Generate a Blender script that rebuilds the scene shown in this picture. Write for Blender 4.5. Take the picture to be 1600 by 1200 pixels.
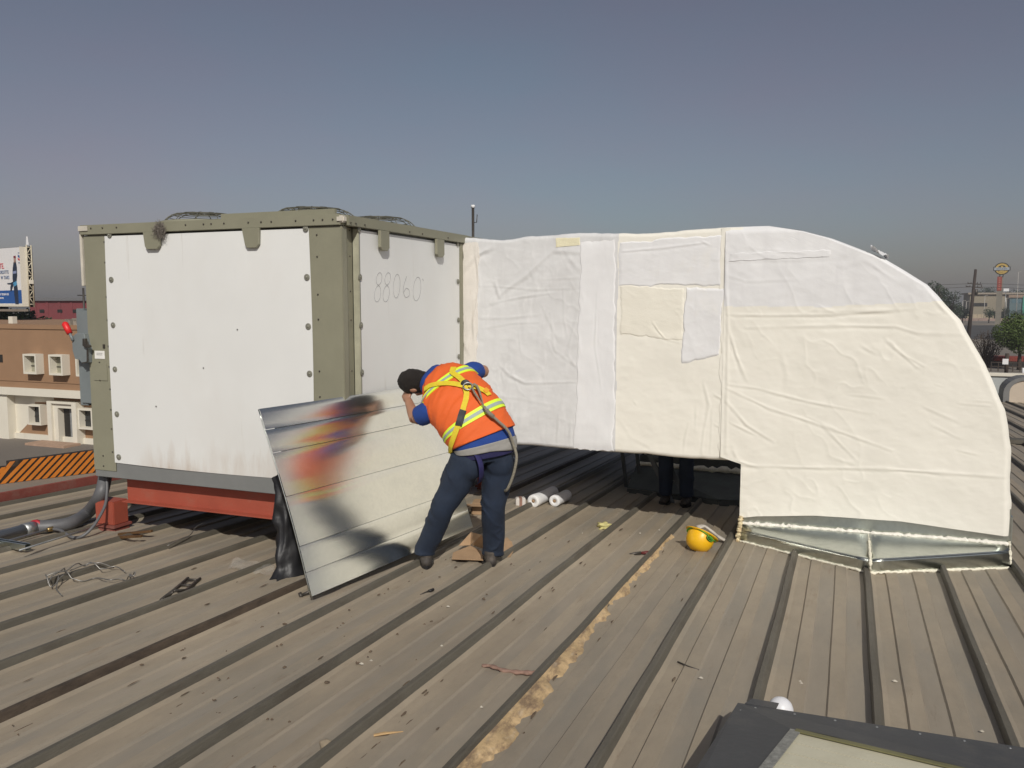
import bpy, bmesh, math, random
import numpy as np
from mathutils import Vector, Matrix, Quaternion

random.seed(7)
S = bpy.context.scene
for o in list(bpy.data.objects): bpy.data.objects.remove(o)
COL = S.collection
R = math.radians

# ------------------------------------------------------------------ camera
PITCH, YAW, FPX = R(5.5386), R(21.7837), 1320.0
cam_d = bpy.data.cameras.new('camera')
cam = bpy.data.objects.new('camera', cam_d); COL.objects.link(cam)
cam.location = (0, 0, 1.75)
cam.rotation_euler = (R(90) - PITCH, 0, YAW)
cam_d.sensor_width = 36.0; cam_d.lens = 36.0 * FPX / 1600.0
cam_d.clip_start = 0.05; cam_d.clip_end = 6000
S.camera = cam

# ------------------------------------------------------------------ world, sun
SUN_VEC = Vector((0.46, -0.77, 0.70)).normalized()
elev = math.asin(SUN_VEC.z); azim = math.atan2(SUN_VEC.x, SUN_VEC.y)
world = bpy.data.worlds.new("World"); S.world = world; world.use_nodes = True
wn = world.node_tree.nodes; wl = world.node_tree.links
bg = wn['Background']; sky = wn.new('ShaderNodeTexSky'); sky.sky_type = 'NISHITA'
sky.sun_disc = False; sky.sun_elevation = elev; sky.sun_rotation = azim
sky.altitude = 560; sky.air_density = 1.0; sky.dust_density = 2.3; sky.ozone_density = 2.2
hs = wn.new('ShaderNodeHueSaturation'); hs.inputs['Saturation'].default_value = 0.70
wl.new(sky.outputs[0], hs.inputs['Color'])
# thin mauve high haze drifting over the whole sky
tcw = wn.new('ShaderNodeTexCoord'); mpw = wn.new('ShaderNodeMapping'); mpw.inputs['Scale'].default_value = (1, 1, 2.6); mpw.inputs['Location'].default_value = (4, 8, 1.5)
nzw = wn.new('ShaderNodeTexNoise'); nzw.inputs['Scale'].default_value = 1.7; nzw.inputs['Detail'].default_value = 5; nzw.inputs['Roughness'].default_value = .55
mrw = wn.new('ShaderNodeMapRange'); mrw.inputs['From Min'].default_value = .35; mrw.inputs['From Max'].default_value = .72; mrw.inputs['To Max'].default_value = 1.0
mxw = wn.new('ShaderNodeMix'); mxw.data_type = 'RGBA'; mxw.blend_type = 'MULTIPLY'; mxw.inputs['B'].default_value = (1.16, .93, .94, 1)
wl.new(tcw.outputs['Generated'], mpw.inputs[0]); wl.new(mpw.outputs[0], nzw.inputs['Vector']); wl.new(nzw.outputs['Fac'], mrw.inputs['Value'])
wl.new(mrw.outputs[0], mxw.inputs['Factor']); wl.new(hs.outputs[0], mxw.inputs['A']); wl.new(mxw.outputs['Result'], bg.inputs[0])
bg.inputs[1].default_value = 0.0525
sd = bpy.data.lights.new('sun', 'SUN'); sd.energy = 3.2; sd.angle = R(0.6); sd.color = (1.0, 0.965, 0.89)
sun = bpy.data.objects.new('sun', sd); COL.objects.link(sun)
sun.location = SUN_VEC * 50
sun.rotation_euler = (-SUN_VEC).to_track_quat('-Z', 'Y').to_euler()
S.view_settings.view_transform = 'Standard'; S.view_settings.look = 'None'
S.view_settings.gamma = 1.0; S.view_settings.use_curve_mapping = False
S.view_settings.exposure = -0.05

# ------------------------------------------------------------------ survey of the place
# sight lines from the standpoint onto real planes; z = 0 is the roof under the camera
SL = 0.04057                       # fall of the roof along its ribs (+Y)
CAMP = Vector((0, 0, 1.75))
FW = Vector((-math.sin(YAW)*math.cos(PITCH), math.cos(YAW)*math.cos(PITCH), -math.sin(PITCH)))
RT = Vector((math.cos(YAW), math.sin(YAW), 0)); UP = RT.cross(FW)
def ray(px, py): return FW + RT*((px-800)/FPX) - UP*((py-600)/FPX)
def roofz(y): return -SL*y
def ribrise(x):
    d = min(abs(x-r-.01) for r in RIBS); return .052*max(0., min(1., (.085-d)/.045))
def lay(px, py, dz=0.0):
    """a point lying over panels and ribs"""
    p = on_roof(px, py, dz); return p+Vector((0, 0, ribrise(p.x)))
def on_roof(px, py, dz=0.0):
    d = ray(px, py); t = (-1.75+dz)/(d.z+SL*d.y); return CAMP + d*t
def at_y(px, py, Y): d = ray(px, py); return CAMP + d*(Y/d.y)
def at_x(px, py, X): d = ray(px, py); return CAMP + d*(X/d.x)
def at_d(px, py, D): return CAMP + ray(px, py)*D
def at_z(px, py, Z): d = ray(px, py); return CAMP + d*((Z-1.75)/d.z)
GZ = -6.15

# ------------------------------------------------------------------ materials
MATS = {}
def pm(name, col, rough=0.6, metal=0.0, var=0.18, scale=5.0, bump=0.0, bscale=80.0, stretch=(1,1,1), spec=None, col2=None, aniso=0):
    if name in MATS: return MATS[name]
    m = bpy.data.materials.new(name); m.use_nodes = True
    n = m.node_tree.nodes; l = m.node_tree.links; b = n['Principled BSDF']
    tc = n.new('ShaderNodeTexCoord'); mp = n.new('ShaderNodeMapping'); mp.inputs['Scale'].default_value = stretch
    l.new(tc.outputs['Object'], mp.inputs[0])
    nz = n.new('ShaderNodeTexNoise'); nz.inputs['Scale'].default_value = scale; nz.inputs['Detail'].default_value = 6
    nz.inputs['Roughness'].default_value = 0.65
    l.new(mp.outputs[0], nz.inputs['Vector'])
    rp = n.new('ShaderNodeValToRGB'); rp.color_ramp.elements[0].position = 0.3; rp.color_ramp.elements[1].position = 0.7
    c2 = col2 or tuple(min(1, c*(1+var)) for c in col)
    rp.color_ramp.elements[0].color = (*[c*(1-var) for c in col], 1); rp.color_ramp.elements[1].color = (*c2, 1)
    l.new(nz.outputs['Fac'], rp.inputs[0]); l.new(rp.outputs[0], b.inputs['Base Color'])
    b.inputs['Roughness'].default_value = rough; b.inputs['Metallic'].default_value = metal
    if spec is not None: b.inputs['Specular IOR Level'].default_value = spec
    if bump:
        nb = n.new('ShaderNodeTexNoise'); nb.inputs['Scale'].default_value = bscale; nb.inputs['Detail'].default_value = 4
        l.new(mp.outputs[0], nb.inputs['Vector'])
        bp = n.new('ShaderNodeBump'); bp.inputs['Strength'].default_value = bump; bp.inputs['Distance'].default_value = 0.01
        l.new(nb.outputs['Fac'], bp.inputs['Height']); l.new(bp.outputs[0], b.inputs['Normal'])
    MATS[name] = m; return m

def layered(m, layers):
    """mix further stains over the base colour: (colour, noise scale, stretch, low, high, strength)"""
    n = m.node_tree.nodes; l = m.node_tree.links; b = n['Principled BSDF']
    tc = n.new('ShaderNodeTexCoord')
    src = b.inputs['Base Color'].links[0].from_socket
    for i, (c, sc, st, lo, hi, k) in enumerate(layers):
        mp = n.new('ShaderNodeMapping'); mp.inputs['Scale'].default_value = st; mp.inputs['Location'].default_value = (i*3.7, i*1.3, i*2.1)
        l.new(tc.outputs['Object'], mp.inputs[0])
        nz = n.new('ShaderNodeTexNoise'); nz.inputs['Scale'].default_value = sc; nz.inputs['Detail'].default_value = 8; nz.inputs['Roughness'].default_value = 0.7
        l.new(mp.outputs[0], nz.inputs['Vector'])
        mr = n.new('ShaderNodeMapRange'); mr.inputs['From Min'].default_value = lo; mr.inputs['From Max'].default_value = hi
        mr.inputs['To Max'].default_value = k; l.new(nz.outputs['Fac'], mr.inputs['Value'])
        mx = n.new('ShaderNodeMix'); mx.data_type = 'RGBA'
        l.new(mr.outputs[0], mx.inputs['Factor']); l.new(src, mx.inputs['A']); mx.inputs['B'].default_value = (*c, 1)
        src = mx.outputs['Result']
    l.new(src, b.inputs['Base Color'])
    return m

def objrand(m, amount):
    """each sheet weathers a little differently"""
    n = m.node_tree.nodes; l = m.node_tree.links; b = n['Principled BSDF']
    src = b.inputs['Base Color'].links[0].from_socket
    oi = n.new('ShaderNodeObjectInfo'); mr = n.new('ShaderNodeMapRange')
    mr.inputs['To Min'].default_value = 1-amount; mr.inputs['To Max'].default_value = 1+amount
    l.new(oi.outputs['Random'], mr.inputs['Value'])
    hv = n.new('ShaderNodeHueSaturation'); l.new(mr.outputs[0], hv.inputs['Value']); l.new(src, hv.inputs['Color'])
    l.new(hv.outputs[0], b.inputs['Base Color']); return m

M_roof = objrand(layered(pm('roof_paint', (0.315, 0.262, 0.192), 0.6, 0, 0.13, 1.6, 0.07, 30, (2.2, 0.8, 1)),
    [((0.235, 0.213, 0.172), 1.1, (1.8, .5, 1), .47, .66, .7),
     ((0.38, 0.315, 0.23), 2.0, (2.0, .6, 1), .52, .75, .6),
     ((0.16, 0.10, 0.055), 2.6, (5, .7, 1), .60, .74, .55),
     ((0.24, 0.20, 0.155), 9.0, (2, 1, 1), .5, .8, .5),
     ((0.07, 0.045, 0.03), 5.0, (7, 1.2, 1), .68, .74, .75)]), .09)
M_roof2 = objrand(layered(pm('roof_paint_grey', (0.292, 0.250, 0.193), 0.6, 0, 0.12, 1.9, 0.07, 30, (2.4, 0.6, 1)),
    [((0.225, 0.210, 0.178), 1.3, (1.6, .5, 1), .46, .66, .7), ((0.34, 0.285, 0.21), 2.0, (2, .5, 1), .55, .75, .6), ((0.15, 0.10, 0.06), 2.8, (5, .7, 1), .60, .74, .55)]), .09)
M_rib = objrand(layered(pm('rib_coating', (0.108, 0.097, 0.075), 0.6, 0, 0.2, 3, 0.3, 40, (3, .7, 3)),
    [((0.055, 0.042, 0.03), 2.0, (2, .5, 2), .5, .7, .7)]), .15)
M_rust = pm('rib_rusted', (0.065, 0.047, 0.032), 0.8, 0, .4, 6, .4, 40, (3, 1, 3))
M_olive = layered(pm('olive_paint', (0.258, 0.250, 0.180), 0.5, 0, 0.08, 3, .05, 60), [((0.24, 0.23, 0.17), 4, (3, 3, .6), .55, .75, .5)])
M_white = pm('white_sheet', (0.765, 0.77, 0.75), 0.38, 0, 0.03, 1.2, .03, 20)
layered(M_white, [((0.70, 0.69, 0.655), 1.2, (1, 1, .5), .5, .75, .55),
                  ((0.46, 0.42, 0.35), 7.0, (3, 3, .16), .63, .76, .5),
                  ((0.25, 0.22, 0.18), 14.0, (1, 1, .7), .72, .76, .6)])
def hem_rust(m, z0, z1):
    n = m.node_tree.nodes; l = m.node_tree.links; b = n['Principled BSDF']; src = b.inputs['Base Color'].links[0].from_socket
    tc = n.new('ShaderNodeTexCoord'); sx_ = n.new('ShaderNodeSeparateXYZ'); l.new(tc.outputs['Object'], sx_.inputs[0])
    mr = n.new('ShaderNodeMapRange'); mr.inputs['From Min'].default_value = z0; mr.inputs['From Max'].default_value = z1; mr.inputs['To Min'].default_value = .30; mr.inputs['To Max'].default_value = -.12
    l.new(sx_.outputs['Z'], mr.inputs['Value'])
    mp = n.new('ShaderNodeMapping'); mp.inputs['Scale'].default_value = (4, 4, .7); l.new(tc.outputs['Object'], mp.inputs[0])
    nz = n.new('ShaderNodeTexNoise'); nz.inputs['Scale'].default_value = 2.2; nz.inputs['Detail'].default_value = 8; nz.inputs['Roughness'].default_value = .7; l.new(mp.outputs[0], nz.inputs['Vector'])
    ad = n.new('ShaderNodeMath'); ad.operation = 'ADD'; l.new(nz.outputs['Fac'], ad.inputs[0]); l.new(mr.outputs[0], ad.inputs[1])
    m2 = n.new('ShaderNodeMapRange'); m2.inputs['From Min'].default_value = .60; m2.inputs['From Max'].default_value = .86; m2.inputs['To Max'].default_value = .5; l.new(ad.outputs[0], m2.inputs['Value'])
    n3 = n.new('ShaderNodeTexNoise'); n3.inputs['Scale'].default_value = 1.1; n3.inputs['Detail'].default_value = 2; l.new(tc.outputs['Object'], n3.inputs['Vector'])
    m3 = n.new('ShaderNodeMapRange'); m3.inputs['From Min'].default_value = .44; m3.inputs['From Max'].default_value = .62; l.new(n3.outputs['Fac'], m3.inputs['Value'])
    mu = n.new('ShaderNodeMath'); mu.operation = 'MULTIPLY'; l.new(m2.outputs[0], mu.inputs[0]); l.new(m3.outputs[0], mu.inputs[1])
    mx = n.new('ShaderNodeMix'); mx.data_type = 'RGBA'; l.new(mu.outputs[0], mx.inputs['Factor']); l.new(src, mx.inputs['A']); mx.inputs['B'].default_value = (.40, .27, .16, 1); l.new(mx.outputs['Result'], b.inputs['Base Color'])
hem_rust(M_white, .40, .80)
M_greypaint = pm('grey_paint', (0.20, 0.205, 0.20), 0.5, 0, .08, 3)
M_red = layered(pm('red_oxide', (0.35, 0.078, 0.046), 0.6, 0, .12, 3, .1, 50), [((0.25, 0.13, 0.09), 3, (1, 1, 1), .55, .75, .6)])
M_reddull = layered(pm('red_trim', (0.24, 0.065, 0.05), 0.65, 0, .15, 3), [((0.28, 0.20, 0.16), 2, (1, 1, 1), .52, .7, .6)])
M_galv = layered(pm('galvanised', (0.58, 0.61, 0.565), 0.28, 1.0, .07, 26, .04, 120), [((0.33, 0.36, 0.33), 3, (1, 1, 1), .5, .8, .5)])
M_sheet = layered(pm('galvanised_sheet', (0.80, 0.80, 0.74), 0.185, 1.0, .05, 40, .012, 9), [((0.62, 0.63, 0.60), 3, (1, 1, 2), .5, .75, .5), ((0.50, 0.51, 0.49), 11, (1, 3, 1), .66, .78, .5)])
_n = M_sheet.node_tree.nodes; _c = _n.new('ShaderNodeCombineXYZ'); _c.inputs[0].default_value = math.sin(R(8)); _c.inputs[1].default_value = math.cos(R(8))
_b = _n['Principled BSDF']; _b.inputs['Anisotropic'].default_value = .8; M_sheet.node_tree.links.new(_c.outputs[0], _b.inputs['Tangent'])
M_wire = pm('wire', (0.30, 0.29, 0.27), .45, .8, .2)
M_darkwire = pm('dark_metal', (0.09, 0.08, 0.07), .5, .6, .2)
M_gauze = pm('white_gauze', (0.765, 0.765, 0.765), .75, 0, .035, 5, .10, 160, (1, 1, 1))
M_gauze0 = pm('grey_gauze', (0.66, 0.66, 0.655), .75, 0, .05, 5, .10, 160)
layered(M_gauze0, [((0.57, 0.565, 0.56), 2.2, (4, 1, 1), .5, .72, .6), ((0.75, 0.745, 0.74), 3.0, (3, 1, 1), .54, .72, .8)])
layered(M_gauze, [((0.68, 0.675, 0.68), 2.2, (5, 1, .8), .5, .72, .55), ((0.80, 0.76, 0.66), 1.4, (1, 1, 1), .56, .74, .5)])
M_cream = pm('cream_coating', (0.82, 0.795, 0.71), .62, 0, .025, 2.0, .05, 140)
layered(M_cream, [((0.77, 0.745, 0.655), 1.4, (1, 1, 1), .5, .75, .5), ((0.83, 0.80, 0.72), 5, (1, 1, 1), .55, .75, .5)])
M_foam = pm('spray_foam', (0.80, 0.76, 0.62), .8, 0, .15, 30, .6, 60)
M_yfoam = layered(pm('old_foam', (0.52, 0.37, 0.19), .85, 0, .3, 7, .6, 40, col2=(0.62, 0.44, 0.24)), [((0.20, 0.135, 0.085), 6, (3, 1, 1), .47, .62, .85), ((0.50, 0.40, 0.28), 7, (3, 1, 1), .55, .7, .7), ((0.30, 0.15, 0.11), 4, (2, 1, 1), .6, .7, .6)])
M_black = pm('black_plastic', (0.014, 0.014, 0.016), .5, 0, .2, 6, .4, 15)
M_hose = pm('grey_hose', (0.12, 0.12, 0.125), .5, 0, .1, 8)
M_steelpipe = pm('pipe_steel', (0.36, 0.37, 0.37), .4, .8, .1, 8)
M_concrete = layered(pm('concrete', (0.25, 0.215, 0.175), .85, 0, .12, 1.5, .2, 30), [((0.20, 0.17, 0.14), .6, (1, 1, 1), .5, .7, .6)])
M_dgrey = layered(pm('dark_flashing', (0.058, 0.060, 0.064), .6, 0, .12, 5, .15, 40), [((0.13, 0.115, 0.095), 2.5, (1, 1, 1), .52, .75, .55), ((0.10, 0.095, 0.085), 22, (1, 1, 1), .6, .75, .6)])
M_board = layered(pm('cream_board', (0.56, 0.53, 0.40), .6, 0, .06, 4, .05, 50), [((0.45, 0.42, 0.30), 3, (1, 1, 1), .5, .7, .6)])
M_card = pm('cardboard', (0.36, 0.235, 0.135), .85, 0, .12, 9, .1, 60)

# ------------------------------------------------------------------ mesh helpers
def tag(o, label=None, cat=None, group=None, kind=None):
    if label: o['label'] = label
    if cat: o['category'] = cat
    if group: o['group'] = group
    if kind: o['kind'] = kind
    return o
def empty(name, loc=(0, 0, 0), label=None, cat=None, group=None, kind=None):
    o = bpy.data.objects.new(name, None); COL.objects.link(o); o.location = loc; o.empty_display_size = .1
    bpy.context.view_layer.update()
    return tag(o, label, cat, group, kind)
def link(name, me, parent=None, mats=None):
    o = bpy.data.objects.new(name, me); COL.objects.link(o)
    for m in (mats or []): me.materials.append(m)
    if parent:
        o.parent = parent
        p = parent; off = Vector((0, 0, 0))
        while p: off += p.location; p = p.parent
        o.location = -off        # mesh data are in world metres
    return o
def from_bm(name, bm, mat, parent=None, smooth=False):
    bmesh.ops.recalc_face_normals(bm, faces=bm.faces)
    me = bpy.data.meshes.new(name); bm.to_mesh(me); bm.free()
    if smooth: me.polygons.foreach_set('use_smooth', [True]*len(me.polygons))
    return link(name, me, parent, mat if isinstance(mat, list) else [mat])
def from_pd(name, v, f, mat, parent=None, smooth=False):
    me = bpy.data.meshes.new(name); me.from_pydata([tuple(p) for p in v], [], f); me.update()
    if smooth: me.polygons.foreach_set('use_smooth', [True]*len(me.polygons))
    return link(name, me, parent, mat if isinstance(mat, list) else [mat])
def box(bm, a, b, bev=0.0, rot=None, mi=0):
    a = Vector(a); b = Vector(b); c = (a+b)/2; s = b-a
    r = bmesh.ops.create_cube(bm, size=1.0); vs = r['verts']
    for v in vs: v.co = Vector((v.co.x*s.x, v.co.y*s.y, v.co.z*s.z))
    if bev:
        es = list({e for v in vs for e in v.link_edges})
        rr = bmesh.ops.bevel(bm, geom=es, offset=bev, segments=2, affect='EDGES'); vs = list({v for f in rr['faces'] for v in f.verts} | {v for v in vs if v.is_valid})
    for v in vs:
        if rot is not None: v.co = rot @ v.co
        v.co += c
    if mi:
        for f in {f for v in vs for f in v.link_faces}: f.material_index = mi
    return vs
def bx(name, a, b, mat, parent=None, bev=0.004, rot=None):
    bm = bmesh.new(); box(bm, a, b, bev, rot); return from_bm(name, bm, mat, parent)
def slab(name, pts, thick, mat, parent=None, bev=0.0):
    """a plate: polygon corners plus thickness vector"""
    bm = bmesh.new(); t = Vector(thick)
    A = [bm.verts.new(Vector(p)) for p in pts]; B = [bm.verts.new(Vector(p)+t) for p in pts]
    n = len(A); bm.faces.new(A); bm.faces.new(B[::-1])
    for i in range(n): bm.faces.new((A[i], B[i], B[(i+1) % n], A[(i+1) % n]))
    if bev: bmesh.ops.bevel(bm, geom=list(bm.edges), offset=bev, segments=1, affect='EDGES')
    return from_bm(name, bm, mat, parent)
def frame(t):
    t = t.normalized(); u = Vector((0, 0, 1)).cross(t)
    if u.length < 1e-3: u = Vector((1, 0, 0)).cross(t)
    u.normalize(); return u, t.cross(u)
def tube_vf(pts, rad, seg=8, v0=0, ell=None):
    pts = [Vector(p) for p in pts]; n = len(pts)
    rr = rad if isinstance(rad, (list, tuple)) else [rad]*n
    V = []; F = []; U = None
    for i, p in enumerate(pts):
        t = (pts[min(i+1, n-1)]-pts[max(i-1, 0)])
        if U is None: u, w = frame(t)
        else:
            w = t.normalized().cross(U); w.normalize(); u = w.cross(t.normalized())
        U = u
        a, b = (rr[i] if isinstance(rr[i], (tuple, list)) else (rr[i], rr[i]))
        for k in range(seg):
            an = 2*math.pi*k/seg; V.append(p+u*(math.cos(an)*a)+w*(math.sin(an)*b))
    for i in range(n-1):
        for k in range(seg):
            k2 = (k+1) % seg
            F.append((v0+i*seg+k, v0+i*seg+k2, v0+(i+1)*seg+k2, v0+(i+1)*seg+k))
    F.append(tuple(v0+k for k in range(seg))[::-1]); F.append(tuple(v0+(n-1)*seg+k for k in range(seg)))
    return V, F
def tube(name, pts, rad, mat, parent=None, seg=8):
    V, F = tube_vf(pts, rad, seg); return from_pd(name, V, F, mat, parent, True)
def tubes(name, lst, mat, parent=None, seg=6):
    V = []; F = []
    for pts, rad in lst:
        v, f = tube_vf(pts, rad, seg, len(V)); V += v; F += f
    return from_pd(name, V, F, mat, parent, True)
def smoothpath(pts, n=8):
    pts = [Vector(p) for p in pts]; out = []
    P = [pts[0]*2-pts[1]]+pts+[pts[-1]*2-pts[-2]]
    for i in range(1, len(P)-2):
        for k in range(n):
            t = k/n; a, b, c, d = P[i-1], P[i], P[i+1], P[i+2]
            out.append(.5*((2*b)+(c-a)*t+(2*a-5*b+4*c-d)*t*t+(3*b-a-3*c+d)*t**3))
    out.append(pts[-1]); return out
def lathe(bm, prof, seg, M):
    rings = []
    for r, z in prof:
        rings.append([bm.verts.new(M @ Vector((r*math.cos(2*math.pi*k/seg), r*math.sin(2*math.pi*k/seg), z))) for k in range(seg)])
    for a, b in zip(rings, rings[1:]):
        for k in range(seg): bm.faces.new((a[k], a[(k+1) % seg], b[(k+1) % seg], b[k]))
    return rings
def disc(bm, c, nrm, r, h, seg=10):
    M = Matrix.Translation(c) @ Vector(nrm).to_track_quat('Z', 'Y').to_matrix().to_4x4()
    rg = lathe(bm, [(r, 0), (r, h*.6), (r*.7, h)], seg, M); bm.faces.new(rg[-1]); bm.faces.new(rg[0][::-1])

# vectorised value noise
def vnoise(x, y, seed=0):
    x = np.asarray(x, float); y = np.asarray(y, float)
    xi = np.floor(x).astype(np.int64); yi = np.floor(y).astype(np.int64); fx = x-xi; fy = y-yi
    fx = fx*fx*(3-2*fx); fy = fy*fy*(3-2*fy)
    def h(a, b):
        n = (a*374761393+b*668265263+seed*974634777) & 0xffffffff
        n = ((n ^ (n >> 13))*1274126177) & 0xffffffff
        return ((n ^ (n >> 16)) & 0xffff)/65535.0
    return (h(xi, yi)*(1-fx)+h(xi+1, yi)*fx)*(1-fy)+(h(xi, yi+1)*(1-fx)+h(xi+1, yi+1)*fx)*fy
def fbm(x, y, seed=0, oct=4):
    s = 0; a = .5
    for k in range(oct): s = s+a*(vnoise(x*2**k, y*2**k, seed+k*17)-.5); a *= .5
    return s

# ================================================================== GROUND AND ROOF (the setting)
bm = bmesh.new(); box(bm, (-900, -400, GZ-.5), (1400, 1800, GZ))
M_ground = layered(pm('yard_ground', (0.20, 0.175, 0.145), .9, 0, .15, .05, .1, 4), [((0.14, 0.125, 0.11), .02, (1, 1, 1), .45, .65, .8)])
tag(from_bm('ground', bm, M_ground), kind='structure')

PITCHX = 0.5165
RIBS = [-7.555, -7.04, -6.52, -6.005, -5.49, -4.965, -4.458, -3.945, -3.42, -2.945, -2.435, -1.92, -1.405, -.89, -.348, .175, .712]
while RIBS[-1] < 13.2: RIBS.append(RIBS[-1]+.525)
roof = empty('metal_roof', (0, 0, 0), kind='structure')
slab('roof_deck', [(-7.60, -6, 6*SL-.11), (14, -6, 6*SL-.11), (14, 30.1, -30.1*SL-.11), (-7.60, 30.1, -30.1*SL-.11)], (0, 0, -.25), M_dgrey, roof)
PROF = [(-.023, 0), (-.019, .043), (-.014, .051), (.010, .052), (.016, .046), (.030, .016), (.055, .004),
        (.125, .000), (.134, .011), (.205, .011), (.214, .000), (.300, .000), (.309, .011), (.380, .011), (.389, 0), (PITCHX-.022, 0)]
ys = np.concatenate([np.arange(-6, 12, .16), np.arange(12, 16.4, .4), np.arange(16.4, 30.2, 1.15)])
DARKRIB = None
for k in range(len(RIBS)-1):
    xr = RIBS[k]; pk = RIBS[k+1]-xr-PITCHX
    wob = lambda y, s: fbm(y*.7, np.full_like(y, s*3.1), 5, 3)*.022+fbm(y*2.6, np.full_like(y, s*3.1), 9, 2)*.007
    wa = wob(ys, k); wb = wob(ys, k+1)
    V = []; F = []; mi = []
    n = len(PROF)
    for j, y in enumerate(ys):
        far = -.05 if y > 16.45 else 0.0
        for i, (x, z) in enumerate(PROF):
            f = min(max((x-.06)/(PITCHX-.1), 0), 1); w = wa[j]*(1-f)+wb[j]*f
            zz = z*(1.0 + .12*float(vnoise(y*2.2, k*7.7, 3)-.5)) if z > .02 else z + .003*float(vnoise(y*.9, k*5.1+i*.4, 11)-.5)
            V.append((xr+x+w+pk*f, y, -SL*y+zz+far))
    for j in range(len(ys)-1):
        for i in range(n-1):
            F.append((j*n+i, j*n+i+1, (j+1)*n+i+1, (j+1)*n+i)); mi.append(1 if i < 5 else (2 if i in (9, 10, 13, 14) else 0))
    rib = M_rust if k == 8 else M_rib
    o = from_pd('roof_panel', V, F, [M_roof, rib, M_roof2], roof)
    o.data.polygons.foreach_set('material_index', mi)
# lap joint across the roof further back
bm = bmesh.new(); box(bm, (-7.5, 16.35, -SL*16.4+.02), (13.5, 16.62, -SL*16.4+.085)); from_bm('lap_flashing', bm, M_rib, roof)

# ---------- left edge: red verge trim, flat concrete strip, painted parapet
verge = empty('verge_trim', (-7.5, 6, roofz(6)), 'long dull red metal verge trim along the left roof edge', 'roof trim')
for a, b in [(-6, 4.6), (4.606, 8.4), (8.406, 14), (14.006, 30)]:
    slab('trim_length', [(-7.60, a, roofz(a)-.02), (-7.60, a, roofz(a)+.135), (-7.60, b, roofz(b)+.135), (-7.60, b, roofz(b)-.02)], (-.035, 0, 0), M_reddull, verge, .004)
# striped parapet on the ledge, from the survey of its foot
pz = lambda y: roofz(y)+.124
def on_ledge(px, py):
    d = ray(px, py); t = (-1.75+.124)/(d.z+SL*d.y); return CAMP+d*t
pA = on_ledge(-120, 771.5); pB = on_ledge(150, 738.5); pd = (pB-pA); L = pd.length; pd.normalize()
lp0 = lambda y: pA+pd*((y-pA.y)/pd.y)
q6, q10 = lp0(-6), lp0(9.9)
led = slab('concrete_ledge', [(-7.637, -6, roofz(-6)+.124), (q6.x-.17, -6, roofz(-6)+.124), (q10.x-.17, 9.9, roofz(9.9)+.124), (-7.637, 9.9, roofz(9.9)+.124)], (0, 0, -.4), M_concrete)
tag(led, kind='structure')
wallm = layered(pm('own_wall', (0.42, 0.40, 0.36), .85, 0, .1, .6), [((0.3, 0.28, 0.25), .4, (1, 1, .3), .5, .7, .6)])
ow = slab('own_building', [(-7.58, 30.05, -1.75), (13.9, 30.05, -1.75), (13.9, -5.9, -1.75), (q6.x, -5.9, -1.75), (q10.x, 9.9, -1.75)], (0, 0, GZ+1.75), wallm)
tag(ow, kind='structure')
ptop0 = at_d(15, 721, (on_ledge(15, 755.5)-CAMP).dot(FW)); PH = (ptop0-on_ledge(15, 755.5)).length
par = empty('striped_parapet', pA, 'low parapet painted in slanted orange and black warning stripes', 'parapet')
nrm = Vector((pd.y, -pd.x, 0)).normalized()
M_or = layered(pm('orange_paint', (0.62, 0.20, 0.025), .6, 0, .12, 5), [((0.28, 0.17, 0.11), 4, (1, 1, 1), .58, .72, .7)])
M_bk = layered(pm('black_paint', (0.022, 0.016, 0.013), .7, 0, .3, 5), [((0.16, 0.12, 0.09), 4, (1, 1, 1), .56, .72, .7)])
L2 = L+1.5
def parbox(name, s0, s1, h0, h1):
    A = pA+pd*s0; B = pA+pd*s1
    return slab(name, [A, B, B+Vector((0, 0, h1)), A+Vector((0, 0, h0))], -nrm*.07, M_bk, par, .003)
L2 = L+1.5
sStep = (on_ledge(16, 755)-pA).dot(pd)
def parh(q): return PH*(1+.13*(q-sStep)/(L-sStep)) if q > sStep else PH-.05
parbox('parapet_wall', 0, sStep, PH-.05, PH-.05); parbox('parapet_wall', sStep+.002, L2, PH, parh(L2))
per = L*13.2/270; wst = per*.62
for i in range(70):
    q = -.3+i*per; hh_ = parh(q+.1); lean = hh_*1.05
    if q < 0 or q+lean+wst > L2: continue
    slab('paint_stripe', [p+nrm*.001 for p in (pA+pd*q+Vector((0, 0, .004)), pA+pd*(q+wst)+Vector((0, 0, .004)), pA+pd*(q+wst+lean)+Vector((0, 0, parh(q+wst+lean)-.004)), pA+pd*(q+lean)+Vector((0, 0, parh(q+lean)-.004)))], nrm*.003, M_or, par)

# ================================================================== HVAC UNIT
YF = 5.312; XR = -3.447; XL = -5.965; ZT = 2.385; ZB = .265; YB = 9.0
unit = empty('rooftop_unit', ((XL+XR)/2, YF+1, ZB), 'large olive and white rooftop air conditioning unit on red steel beams', 'air conditioner')
def U(name, a, b, mat, bev=.004, parent=unit): return bx(name, a, b, mat, parent, bev)
U('cabinet', (XL+.06, YF+.06, ZB+.1), (XR-.16, YB-.05, ZT-.05), M_greypaint)
U('cabinet_wall', (XR-.16, 5.66, ZB+.1), (XR-.03, YB-.05, ZT-.06), M_greypaint)
U('base_rail', (XL, YF-.01, ZB), (XR, YF+.05, ZB+.15), M_greypaint)
U('base_rail', (XR-.05, YF+.052, ZB), (XR, YB, ZB+.15), M_greypaint)
U('base_rail', (XL, YF+.052, ZB), (XL+.05, YB, ZB+.15), M_greypaint)
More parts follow.
